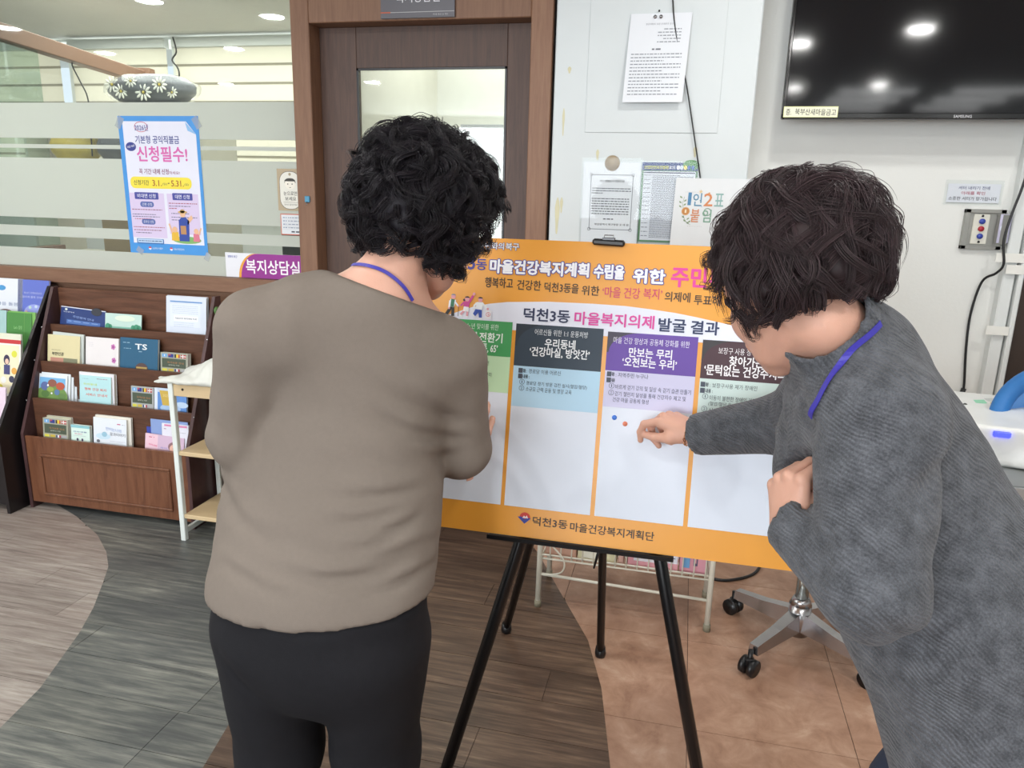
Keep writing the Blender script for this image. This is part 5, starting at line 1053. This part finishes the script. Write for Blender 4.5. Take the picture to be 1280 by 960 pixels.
def hair(name, c, M, rad, face_dir, par, col, n_locks, seed, shape, part_mats, lift=1.0, crown=(0, -.30, .95), curl=1.0, length=(.08, .15), zmin=-.62, bangs=0):
    """curly bob: lumpy base plus locks of thin tapering strands following the skull down from the crown"""
    r = np.random.default_rng(seed); c = np.asarray(c, float); rad = np.asarray(rad, float); crown = V3(*crown); crown /= np.linalg.norm(crown)
    ok = lambda d: not (d[1] > .46 and d[2] < .46-.25*(1-d[1])) and d[2] > zmin
    blobs = []
    while len(blobs) < 120:
        d = r.normal(size=3); d /= np.linalg.norm(d)
        if ok(d): blobs.append((c+M@(d*rad*r.uniform(.78, .86)), r.uniform(.012, .021)))
    def base(P):
        q = (P-c)@M; d = ell(q, (0, 0, 0), rad*.86)
        d = smax(d, -ell(q, (0, rad[1]*1.22, -.085), (.085, .098, .118)), .02); d = smax(d, -(q[:, 2]-zmin*rad[2]*1.02), .02)
        l_, h_ = P.min(0)-.045, P.max(0)+.045
        for p, s in blobs:
            if np.all(p > l_) and np.all(p < h_): d = smin(d, np.linalg.norm(P-p, axis=1)-s, .014)
        return d+.003*smooth_noise(P, 130, seed)
    if shape: base0 = base; base = lambda P: shape(P, base0(P))
    R0 = rad.max()+.06
    V, F = snet(base, c-R0, c+R0, .0055); o = fastmesh(name, V, F, part_mats, par)
    K = 14; strands = []
    nl = 0
    while nl < n_locks:
        d = r.normal(size=3); d /= np.linalg.norm(d)
        if r.random() < .35: d = crown+r.normal(size=3)*.5; d /= np.linalg.norm(d)
        if not ok(d): continue
        nl += 1; L = r.uniform(*length); step = L/K; tw = r.normal()*.6; lay = r.uniform(.93, 1.05); G = []; u = d.copy()
        wob = r.uniform(-1, 1)*6/K
        for i in range(K):
            G.append(u*rad*lay*(1+.03*math.sin(i/K*math.pi)*lift))
            t = u*(u@crown)-crown; t = t/(np.linalg.norm(t)+1e-6); b = np.cross(u, t); a = tw+wob*(i-K/2)*.35; t = t*math.cos(a)+b*math.sin(a)
            un = u+t*step/rad.mean(); un /= np.linalg.norm(un)
            if not ok(un) and un[1] > .4: t = b*(1 if r.random() < .5 else -1)*.5+t*.2; un = u+t*step/rad.mean(); un /= np.linalg.norm(un)
            if un[2] < zmin: un = u*1.0; lay *= .985
            u = un
        G = np.array(G); T = np.gradient(G, axis=0); T /= np.linalg.norm(T, axis=1)[:, None]+1e-9
        N = G/np.linalg.norm(G, axis=1)[:, None]; B = np.cross(T, N)
        ph = r.uniform(0, 6.28); A = curl*r.uniform(.003, .010); turns = curl*r.uniform(.5, 1.2)*L/.1; sg = 1 if r.random() < .5 else -1
        tt = np.linspace(0, 1, K); ang = ph+sg*2*math.pi*turns*tt; amp = A*np.minimum(1, tt*2.2)
        G = G+B*(amp*np.cos(ang))[:, None]+N*(amp*np.sin(ang)*.8+.002)[:, None]
        w0 = r.uniform(.005, .010)
        for k in range(30):
            o1, o2 = r.normal(size=2)*w0*.5; fr = r.uniform(0, 1); s0 = 1+.9*fr*tt-.6*tt**2
            S = G+B*(o1*s0)[:, None]+N*(o2*s0*.8)[:, None]+r.normal(size=3)*.0006
            e = max(6, int(K*r.uniform(.7, 1))); 
            if e < K: x = np.linspace(0, e-1, K); S = np.stack([np.interp(x, np.arange(K), S[:, j]) for j in range(3)], 1)
            strands.append(c+S@M.T)
    # loose flyaway hairs standing off the crown
    for k in range(260):
        d = r.normal(size=3); d /= np.linalg.norm(d)
        if not ok(d) or d[2] < -.3: continue
        L = r.uniform(.03, .07); u = d.copy(); S = []; hgt = 1.0; dh = r.uniform(.004, .016); tw = r.normal(size=3)
        for i in range(K): 
            S.append(u*rad*hgt); u = u+np.cross(u, tw)*L/K/rad.mean()*.6+(u*(u@crown)-crown)*L/K*5; u /= np.linalg.norm(u); hgt += dh*(1.4-2.2*i/K)
        strands.append(c+np.array(S)@M.T)
    for k in range(bangs): 
        x = r.uniform(-.85, .85); d = V3(x*.7, .80, .50); d /= np.linalg.norm(d); p0 = d*rad*r.uniform(1.0, 1.05); S = []
        side = r.uniform(-.02, .02); L = r.uniform(.05, .10); cv = r.uniform(.005, .02)
        for i in range(K): t = i/(K-1); S.append(p0+V3(side*t+cv*.3*math.sin(3*t), cv*math.sin(2.6*t), -L*t))
        strands.append(c+np.array(S)@M.T)
    S = np.array(strands, np.float64); n = len(S); T = np.gradient(S, axis=1); T /= np.linalg.norm(T, axis=2)[..., None]+1e-9
    ref = np.where(np.abs(T[..., 2:3]) < .9, V3(0, 0, 1), V3(1, 0, 0)); A = np.cross(T, ref); A /= np.linalg.norm(A, axis=2)[..., None]+1e-9; B = np.cross(T, A)
    rr = (.00055*(1-.75*np.linspace(0, 1, K)**2))[None, :, None]
    ring = np.stack([S+rr*(A*math.cos(q)+B*math.sin(q)) for q in (0, 2.094, 4.189)], 2)      # n,K,3,3
    V = ring.reshape(-1, 3); base_i = (np.arange(n)[:, None]*K+np.arange(K-1)[None])*3; F = []
    for k in range(3): F.append(np.stack([base_i+k, base_i+(k+1) % 3, base_i+3+(k+1) % 3, base_i+3+k], -1).reshape(-1, 4))
    mi_ = np.tile(np.repeat(r.integers(0, 2, n), K-1), 3) if len(part_mats) > 1 else None
    fastmesh('hair_strands', V, np.concatenate(F), part_mats, o, mi_)['kind'] = 'stuff'
    return o
def hair_mat(name, col, rough=.5):
    m = mat(name, col, rough, var=.35, scale=25, spec=.25); m.node_tree.nodes['Principled BSDF'].inputs['Sheen Weight'].default_value = .06; return m
def ribbon(name, f, pts, m, par, wd=.0045, off=.0022, th=.0012):
    P = [hit(f, *p, off) for p in pts]; n = len(P); Q = []
    for i in range(n-1):
        p0, p1, p2, p3 = P[max(i-1, 0)], P[i], P[i+1], P[min(i+2, n-1)]
        for u in np.linspace(0, 1, 7)[:-1]: Q.append(onto(f, 0.5*((2*p1)+(-p0+p2)*u+(2*p0-5*p1+4*p2-p3)*u*u+(-p0+3*p1-3*p2+p3)*u**3), off))
    Q.append(P[-1]); Q = np.array(Q); T = np.gradient(Q, axis=0); T /= np.linalg.norm(T, axis=1)[:, None]; V = []
    for q, t in zip(Q, T):
        e = 1e-3; g = np.array([(f((q+e*v)[None])[0]-f((q-e*v)[None])[0]) for v in np.eye(3)]); g /= np.linalg.norm(g)+1e-9; s = np.cross(t, g); s /= np.linalg.norm(s)
        V += [q-s*wd, q-s*wd+g*th, q+s*wd+g*th, q+s*wd]
    n = len(Q); F = [(i*4+k, i*4+(k+1) % 4, i*4+4+(k+1) % 4, i*4+4+k) for i in range(n-1) for k in range(4)]
    return MB().add(V, F, m).build(name, par)

# ---- woman in the taupe top, seen from behind
pA = thing('person', 'person in taupe top and black trousers, short curly black hair, seen from behind', 'person', (-.57, 1.08, 0))
hcA = at(534, 277, 1.27); MA = frame((.30, .83, -.47))
hcA_f = head_sdf(hcA, MA)
nkA = hcA+MA@V3(0, -.035, -.07); nbA = at(478, 378, 1.235)
shL, shR = at(322, 412, 1.22), at(560, 452, 1.31)
cC = at(440, 480, 1.33); wC = at(415, 620, 1.36); hC = at(400, 752, 1.34)
nA = V3(.22, .93, -.28); nA /= np.linalg.norm(nA); nA2 = V3(.05, 1, 0); nA2 /= np.linalg.norm(nA2)
elL, haL = at(302, 548, 1.30), at(335, 590, 1.56)
elR = at(575, 560, 1.40); wrR = at(583, 566, 1.62)
kneeL, kneeR = at(350, 935, 1.50), at(470, 935, 1.48)
anL, anR = V3(kneeL[0]-.02, kneeL[1]-.02, .09), V3(kneeR[0]+.03, kneeR[1]-.02, .09)
def torsoA(P):
    d = cone(P, hC, wC, .207, .190, (nA2, 1.48))
    d = smin(d, cone(P, wC, cC, .186, .168, (nA, 1.45)), .07)
    ub = (shL+shR)/2
    d = smin(d, cone(P, cC, ub*.5+nbA*.5, .150, .085, (nA, 1.30)), .06)
    d = smin(d, cone(P, shL*.80+shR*.20, shL*.18+shR*.82, .072, .075, (nA, 1.0)), .06)
    d = smin(d, cone(P, shL*.60+nbA*.40+V3(0,0,.012), nbA, .052, .054), .05); d = smin(d, cone(P, shR*.62+nbA*.38, nbA, .05, .052), .05)
    return d
def armsA(P):
    l = smin(cone(P, shL, elL, .062, .047), cone(P, elL, haL, .047, .034), .02)
    r_ = smin(cone(P, shR, elR, .064, .050), cone(P, elR, wrR, .050, .034), .02)
    return l, r_
foldsA = [((590, 530, 1.30), (455, 470, 1.2), .014, .008), ((585, 548, 1.30), (470, 520, 1.2), .012, .010), ((575, 565, 1.3), (500, 560, 1.2), .012, .007),
          ((540, 605, 1.25), (410, 620, 1.2), .013, .009), ((535, 625, 1.25), (395, 655, 1.2), .013, .008), ((535, 690, 1.27), (380, 730, 1.2), .013, .009), ((500, 722, 1.25), (330, 712, 1.2), .014, .008),
          ((520, 655, 1.25), (420, 690, 1.2), .010, .007), ((545, 700, 1.27), (450, 745, 1.2), .011, .007), ((262, 600, 1.27), (350, 690, 1.2), .014, .006), ((263, 690, 1.26), (360, 745, 1.2), .012, .006),
          ((300, 470, 1.2), (330, 560, 1.2), .016, .006), ((285, 450, 1.22), (300, 520, 1.22), .010, .007), ((275, 500, 1.22), (290, 560, 1.24), .010, .006), ((400, 430, 1.16), (500, 540, 1.2), .02, .004)]
foldsA += [((572, 520, 1.32), (500, 470, 1.2), .010, .007), ((545, 590, 1.27), (440, 560, 1.2), .016, .006), ((530, 640, 1.25), (450, 665, 1.2), .009, .007), ((548, 668, 1.27), (420, 705, 1.2), .012, .008), ((380, 560, 1.2), (480, 600, 1.2), .022, .005), ((300, 640, 1.2), (420, 690, 1.2), .02, .005), ((265, 560, 1.27), (300, 640, 1.2), .014, .007)]
_fa = lambda P: np.minimum(torsoA(P), np.minimum(*armsA(P)))-.006
def foldpath(f, a, b, w_, k_, n=5): return ([hit(f, a[0]+(b[0]-a[0])*i/n, a[1]+(b[1]-a[1])*i/n+9*math.sin(math.pi*i/n)) for i in range(n+1)], w_, k_)
foldsA = [foldpath(_fa, a, b, w_, k_*1.1) for a, b, w_, k_ in foldsA]
neckN = V3(.28, .22, .93); neckN /= np.linalg.norm(neckN); neckP = at(458, 357, 1.18)
hemN = V3(-.10, .0, 1.0); hemN /= np.linalg.norm(hemN); hemP = at(410, 786, 1.2); hemP = V3(hemP[0], hemP[1], hemP[2])
def shirtA(P):
    t = torsoA(P)-.008; l, r_ = armsA(P)
    d = smin(t, l-.006, .028); d = smin(d, r_-.006, .030)
    for q_, w_, k_ in foldsA: d = d+fold(P, q_, w_, k_, .018)
    d = d+.0025*smooth_noise(P*V3(1, 1, 2.2), 26, 4)+.0012*smooth_noise(P, 70, 6)
    # neck opening, hem and cuffs
    q = (P-neckP)@neckN
    rad = np.linalg.norm((P-nbA)-np.outer((P-nbA)@neckN, neckN), axis=1)
    d = smax(d, np.minimum(q*1.0, 9)-.0, .006) if True else d
    d = smax(d, (hemP-P)@hemN, .006)
    cf = (P-wrR)@((wrR-elR)/np.linalg.norm(wrR-elR)); near = np.linalg.norm(P-wrR, axis=1) < .12
    d = np.where(near, np.maximum(d, cf+.035), d)
    return d
def skinA(P):
    d = smax(torsoA(P)+.006, (hemP+V3(0,0,.06)-P)[:, 2], .01)*1.0; l, r_ = armsA(P); d = smin(d, l+.004, .02); d = smin(d, r_+.004, .02)
    d = smin(d, cone(P, nkA, nbA, .050, .056), .035)
    return d
mA_shirt = mat('taupe_jersey', '#7e746b', .85, var=.05, scale=120, bump=.25, bscale=900, spec=.2)
lo, hi = bbox([shL, shR, hC, wC, cC, nbA, elL, elR, wrR, haL], .26)
V, F = snet(shirtA, lo, hi, .0072); fastmesh('shirt', V, F, [mA_shirt], pA)
hfA, tipsA, HM = hand_parts(at(584, 572, 1.625), (.10, .55, .80), (.35, -.80, .30), [(55, 35, 20), (25, 25, 15), (20, 25, 15), (25, 30, 15)], [(.034, .050, -.018), (.030, .074, -.034), (.026, .094, -.042)], 1, .94)
lhA, _, _ = hand_parts(haL, (.35, .9, .2), (-.3, .1, .9), [(30, 30, 15)]*4, [(.036, .050, -.018), (.040, .075, -.03), (.034, .095, -.035)], -1, .94)
b1 = bbox([hcA], .15)
def headA(P): return smin(hcA_f(P), cone(P, nkA, nbA, .050, .056), .02)
bA = body_mesh([(skinA, *bbox([shL, shR, hC, nbA, elL, elR], .24), .011), (headA, b1[0]-V3(0, 0, .06), b1[1], .0040), (hfA, *bbox([at(584, 572, 1.625)]+tipsA, .04), .0020), (lhA, haL-.13, haL+.13, .0035)], [m_skin], pA)
face_details(hcA, MA, bA, mat('brow_black', '#1a1516', .6))
def trousA(P):
    lim = torsoA(P)+.010
    pel = cone(P, hC+V3(0, .0, .06), hC+V3(0, 0, -.03), .202, .192, (nA2, 1.48))
    hl = hC+V3(-.096, 0, -.06); hr = hC+V3(.094, 0, -.06)
    L = smin(cone(P, hl, kneeL, .110, .080), cone(P, kneeL, anL, .080, .066), .04); R_2 = smin(cone(P, hr, kneeR, .110, .080), cone(P, kneeR, anR, .080, .066), .04)
    d = smin(smin(pel, L, .03), smin(pel, R_2, .03), .006)
    for q_, w_, k_ in tf: d = d+fold(P, q_, w_, k_)
    d = d+.003*smooth_noise(P, 22, 9)
    d = np.where((P-hemP)@hemN > -.004, np.maximum(d, lim), d)
    return smax(d, .03-P[:, 2], .004)
tf = [([at(*a), at(*b)], w_, k_) for a, b, w_, k_ in (((400, 840, 1.25), (300, 820, 1.3), .012, .008), ((405, 850, 1.25), (500, 830, 1.3), .012, .008), ((270, 800, 1.3), (330, 900, 1.3), .014, .008), ((520, 850, 1.35), (430, 880, 1.3), .012, .006), ((300, 890, 1.4), (360, 930, 1.4), .014, .007))]
mA_tr = mat('black_trouser_cloth', '#1b1b1f', .8, var=.15, scale=60, bump=.2, bscale=700, spec=.25)
V, F = snet(trousA, *bbox([hC+V3(0, 0, .06), hC+V3(.2, .1, 0), hC-V3(.2, .1, 0), anL-V3(0, 0, .0), anR], .12), .0105); fastmesh('trousers', V, F, [mA_tr], pA)
for an in (anL, anR):
    sf = lambda P, an=an: smax(smin(ell(P, (an[0], an[1]-.0, .05), (.045, .065, .055)), ell(P, (an[0], an[1]+.10, .035), (.046, .10, .040)), .03), .004-P[:, 2], .004)
    V, F = snet(sf, an-V3(.08, .12, .10), an+V3(.08, .24, .05), .008); fastmesh('shoe', V, F, [mat('black_shoe', '#222224', .5)], pA)
m_hA = hair_mat('black_hair', '#17131a'); m_hA2 = hair_mat('black_hair_sheen', '#211b20', .42)
hair('hair', hcA+MA@V3(0, -.022, .020), MA, (.118, .124, .122), None, pA, None, 380, 11, None, [m_hA, m_hA2], crown=(0.1, -.15, .98), curl=1.9, zmin=-.88, bangs=60)
ribbon('lanyard', lambda P: np.minimum(np.minimum(skinA(P), headA(P)), shirtA(P)), [(440, 331), (460, 332), (480, 339), (497, 351), (508, 363), (516, 376)], mat('violet_blue_cord', '#3c35a0', .5), pA, wd=.0028)
# neckline binding along the cut

# ---- woman in the grey knit, from behind and to the left, arm stretched to the board
pB = thing('person', 'person in grey ribbed knit jumper, dark brown bob, stretching one arm to the board', 'person', (.50, .98, 0))
hcB = at(988, 352, 1.03); MB_ = frame((-.56, .66, -.50))
hfB = head_sdf(hcB, MB_)
nkB = hcB+MB_@V3(0, -.030, -.07); nbB = at(1068, 445, 1.05)
shN, shF = at(1098, 524, .95), at(1045, 478, 1.24)
cB = at(1102, 578, 1.12); wB = at(1186, 745, 1.10); hB = at(1262, 935, 1.08)
elN, wrN = at(1090, 738, .92), at(989, 652, 1.03)
elF, wrF = at(990, 528, 1.40), at(872, 543, 1.55)
dB = V3(-.80, .30, -.45); dB /= np.linalg.norm(dB)              # out of the chest
sB = np.cross(wB-cB, dB); sB /= np.linalg.norm(sB)               # from side to side
def torsoB(P):
    d = cone(P, hB, wB, .192, .165, (dB, 1.22)); d = smin(d, cone(P, wB, cB, .165, .142, (dB, 1.20)), .06)
    ub = (shN+shF)/2
    d = smin(d, cone(P, cB, ub*.4+nbB*.6, .140, .085, (dB, 1.15)), .06)
    d = smin(d, cone(P, shN*.85+shF*.15, shN*.15+shF*.85, .070, .066), .06)
    d = smin(d, cone(P, shN*.6+nbB*.4, nbB, .055, .056), .06)
    d = smin(d, cone(P, cB+dB*.05, wB+dB*.02, .095, .10), .06)
    return d
def armN(P): return smin(cone(P, shN, elN, .073, .054), cone(P, elN, wrN, .052, .034), .02)
def armF(P): return smin(cone(P, shF, elF, .066, .050), cone(P, elF, wrF, .052, .037), .03)
foldsB = [((1120, 640, .93), (1195, 560, .93), .020, .014), ((1125, 660, .93), (1110, 740, .90), .016, .010), ((1000, 560, .95), (1008, 640, .95), .012, .010), ((1010, 700, .95), (1050, 640, .9), .012, .008), ((1000, 720, .95), (1045, 690, .9), .010, .006),
          ((1090, 780, .95), (1180, 790, .95), .022, .010), ((950, 500, 1.40), (955, 565, 1.40), .010, .005), ((962, 500, 1.38), (968, 560, 1.38), .010, .006), ((978, 495, 1.36), (985, 560, 1.36), .012, .006), ((1150, 700, .95), (1240, 640, .95), .03, .006), ((1000, 480, 1.2), (1020, 540, 1.05), .016, .010)]
_fb = lambda P: np.minimum(torsoB(P), np.minimum(armN(P), armF(P)))-.007
foldsB = [foldpath(_fb, a, b, w_, k_) for a, b, w_, k_ in foldsB]
axH = hB-wB; axH /= np.linalg.norm(axH); hemB = at(1200, 1010, 1.0)
colN = nkB-nbB; colN /= np.linalg.norm(colN); colP = at(1045, 425, 1.0)
def sweaterB(P):
    d = smin(torsoB(P)-.008, armN(P)-.008, .016); d = smin(d, armF(P)-.007, .03)
    for q_, w_, k_ in foldsB: d = d+fold(P, q_, w_, k_, .02)
    d = d+.0030*smooth_noise(P, 24, 14)+.0010*smooth_noise(P, 80, 16)
    col = smax(cone(P, nbB, nkB+(nkB-nbB)*.5, .071, .063), (P-(nkB*1.10-nbB*.10))@colN, .006); d = smin(d, col, .022)
    d = smax(d, -smax(cone(P, nbB, nkB+(nkB-nbB)*2, .0575, .055), -(P-nbB)@colN, .004), .004)
    d = smax(d, (P-hemB)@axH-.0, .008)
    for w_, e_ in ((wrN, elN), (wrF, elF)):
        a = (w_-e_)/np.linalg.norm(w_-e_); near = np.linalg.norm(P-w_, axis=1) < .10
        d = np.where(near, np.maximum(d, (P-w_)@a-.004), d); d = np.where(near, smax(d, -np.maximum(np.linalg.norm((P-w_)-np.outer((P-w_)@a, a), axis=1)-.0315, -((P-w_)@a)-.03), .002), d)
    return d
def skinB(P):
    d = smax(torsoB(P)+.012, (P-hemB)@axH+.03, .01); d = smin(d, armN(P)+.008, .02); d = smin(d, armF(P)+.010, .02); return smin(d, cone(P, nkB, nbB, .050, .056), .02)
def headB(P): return smin(hfB(P), cone(P, nkB, nbB, .050, .054), .02)
# knit: heathered yarn with fine ribs that follow the body
def knit_mat(name, col, ribdir, freq):
    m = mat(name, col, .92, var=.0, spec=.15); nt = m.node_tree; N = nt.nodes; L = nt.links; b = N['Principled BSDF']
    tc = N.new('ShaderNodeTexCoord'); d = N.new('ShaderNodeVectorMath'); d.operation = 'DOT_PRODUCT'; d.inputs[1].default_value = tuple(ribdir)
    nz = N.new('ShaderNodeTexNoise'); nz.inputs['Scale'].default_value = 9; nz.inputs['Detail'].default_value = 3; L.new(tc.outputs['Object'], nz.inputs[0])
    L.new(tc.outputs['Object'], d.inputs[0])
    ad = N.new('ShaderNodeMath'); ad.operation = 'MULTIPLY_ADD'; ad.inputs[1].default_value = .05; L.new(nz.outputs[0], ad.inputs[0]); L.new(d.outputs['Value'], ad.inputs[2])
    mu = N.new('ShaderNodeMath'); mu.operation = 'MULTIPLY'; mu.inputs[1].default_value = freq; L.new(ad.outputs[0], mu.inputs[0])
    si = N.new('ShaderNodeMath'); si.operation = 'SINE'; L.new(mu.outputs[0], si.inputs[0])
    hz = N.new('ShaderNodeTexNoise'); hz.inputs['Scale'].default_value = 420; hz.inputs['Detail'].default_value = 4; L.new(tc.outputs['Object'], hz.inputs[0])
    h2 = N.new('ShaderNodeTexNoise'); h2.inputs['Scale'].default_value = 45; h2.inputs['Detail'].default_value = 6; L.new(tc.outputs['Object'], h2.inputs[0])
    av = N.new('ShaderNodeMath'); av.operation = 'ADD'; L.new(hz.outputs[0], av.inputs[0]); L.new(h2.outputs[0], av.inputs[1])
    cr = N.new('ShaderNodeValToRGB'); e = cr.color_ramp.elements; c = srgb(col)
    e[0].position = .38; e[0].color = (*[x*.62 for x in c], 1); e[1].position = .66; e[1].color = (*[x*1.5 for x in c], 1)
    hv = N.new('ShaderNodeMath'); hv.operation = 'MULTIPLY'; hv.inputs[1].default_value = .5; L.new(av.outputs[0], hv.inputs[0]); L.new(hv.outputs[0], cr.inputs[0]); L.new(cr.outputs[0], b.inputs['Base Color'])
    hs = N.new('ShaderNodeMath'); hs.operation = 'MULTIPLY_ADD'; hs.inputs[1].default_value = .7; L.new(si.outputs[0], hs.inputs[0]); L.new(hz.outputs[0], hs.inputs[2])
    bp = N.new('ShaderNodeBump'); bp.inputs['Strength'].default_value = .8; bp.inputs['Distance'].default_value = .0012; L.new(hs.outputs[0], bp.inputs['Height']); L.new(bp.outputs[0], b.inputs['Normal'])
    b.inputs['Sheen Weight'].default_value = .15; b.inputs['Sheen Roughness'].default_value = .5
    return m
mB_kn = knit_mat('grey_ribbed_knit', '#56585d', V3(.55, .25, .80)/1.0, 1150)
V, F = snet(sweaterB, *bbox([shN, shF, cB, wB, hB, nbB, elN, wrN], .25), .0072) if 0 else snet(sweaterB, *bbox([shN, cB, wB, hB, nbB, elN, wrN, shF, elF, wrF], .22), .0078)
fastmesh('jumper', V, F, [mB_kn], pB)
# hands
HWF = aty(866, 541, 1.545); HWF = at(874, 543, 1.558)
hf1, tips1, HM1 = hand_parts(HWF, (-.86, .42, .24), (-.05, -.16, .97), [(34, 44, 26), (58, 58, 30), (68, 62, 34), (72, 62, 34)], [(.036, .048, -.020), (.037, .084, -.036), (.030, .116, -.048)], 1, .95, back=elF)
HWN = at(987, 672, 1.03)
hf2, tips2, HM2 = hand_parts(HWN, (-.10, .30, .95), (-.78, -.60, .06), [(62, 45, 25), (66, 45, 25), (68, 45, 25), (70, 45, 25)], [(.030, .058, -.030), (.020, .086, -.050), (.006, .104, -.064)], -1, .95, back=elN)
b1 = bbox([hcB], .15)
bB = body_mesh([(skinB, *bbox([shN, shF, cB, wB, hB, nbB, elN, elF, wrN], .24), .013), (headB, b1[0]-V3(0, 0, .06), b1[1], .0038), (hf1, *bbox([HWF]+tips1, .045), .0017), (hf2, *bbox([HWN]+tips2, .045), .0019)], [m_skin], pB)
face_details(hcB, MB_, bB, mat('brow_brown', '#2a201c', .6))
m_nail = mat('nail_polish', '#c9a3a8', .2, coat=.5)
tipd = tips1[4]-HWF
MB().ball(tips1[4]+HM1@V3(-.001, -.002, .0055), (.0052, .0065, .0022), m_nail, 12, 8, M=HM1).build('thumb_nail', bB)
# jeans and shoes
ftL, ftR = V3(hB[0]-.02, hB[1]-.10, .09), V3(hB[0]+.06, hB[1]+.12, .09)
kL, kR = V3(hB[0]-.10, hB[1]-.09, .47), V3(hB[0]-.06, hB[1]+.10, .47)
def jeansB(P):
    pel = cone(P, hB, hB+V3(.01, 0, -.08), .178, .165, (dB, 1.2))
    L = smin(cone(P, hB+V3(.0, -.085, -.06), kL, .108, .078), cone(P, kL, ftL, .076, .062), .04); R_2 = smin(cone(P, hB+V3(.0, .085, -.06), kR, .105, .078), cone(P, kR, ftR, .076, .062), .04)
    d = smin(smin(pel, L, .05), smin(pel, R_2, .05), .012)+.003*smooth_noise(P, 26, 31)
    d = np.where((P-hemB)@axH < .012, np.maximum(d, torsoB(P)+.008), d)
    return smax(d, .03-P[:, 2], .004)
V, F = snet(jeansB, *bbox([hB+V3(0, 0, .05), hB+V3(.2, .2, 0), hB-V3(.22, .2, 0), ftL, ftR], .12), .012); fastmesh('jeans', V, F, [mat('navy_denim', '#2f3a50', .8, var=.2, scale=90, bump=.3, bscale=900)], pB)
for an in (ftL, ftR):
    sf = lambda P, an=an: smax(smin(ell(P, (an[0], an[1], .05), (.062, .045, .055)), ell(P, (an[0]-.10, an[1], .035), (.10, .045, .040)), .03), .004-P[:, 2], .004)
    V, F = snet(sf, an-V3(.24, .08, .10), an+V3(.12, .08, .05), .008); fastmesh('shoe', V, F, [mat('white_trainer', '#cfcfcc', .5)], pB)
m_hB = hair_mat('dark_brown_hair', '#2d2021'); m_hB2 = hair_mat('dark_brown_hair_sheen', '#403033', .42)
hair('hair', hcB+MB_@V3(0, -.020, .022), MB_, (.102, .122, .112), None, pB, None, 340, 23, None, [m_hB, m_hB2], crown=(0.0, -.35, .94), curl=1.1, zmin=-.76, bangs=260)
ribbon('lanyard', sweaterB, [(1101, 404), (1070, 432), (1043, 464), (1022, 500), (1013, 521)], mat('violet_blue_cord', '#3c35a0', .5), pB, wd=.0042, off=.0035)
# bracelet of small gold links round the outstretched wrist
aF = (wrF-elF)/np.linalg.norm(wrF-elF); bc = HWF+HM1@V3(0, .016, 0); mb = MB(); mg_ = mat('rose_gold', '#c98f62', .25, 1.0)
for k in range(22):
    t_ = 2*math.pi*k/22; p = onto(lambda P: hf1(P), bc+HM1@V3(.030*math.cos(t_), 0, .024*math.sin(t_)), .0022)
    q = np.linspace(0, 2*math.pi, 8, endpoint=False); fr = HM1@rotm(0, 0, 25)
    e1 = HM1@V3(-math.sin(t_), .25, math.cos(t_)); e2 = HM1@V3(0, 1, 0) if k % 2 else HM1@V3(math.cos(t_), 0, math.sin(t_))
    mb.tube([p+e1*.0048*math.cos(a)+e2*.0028*math.sin(a) for a in q], .0009, mg_, 5, closed=True)
mb.build('bracelet', pB)
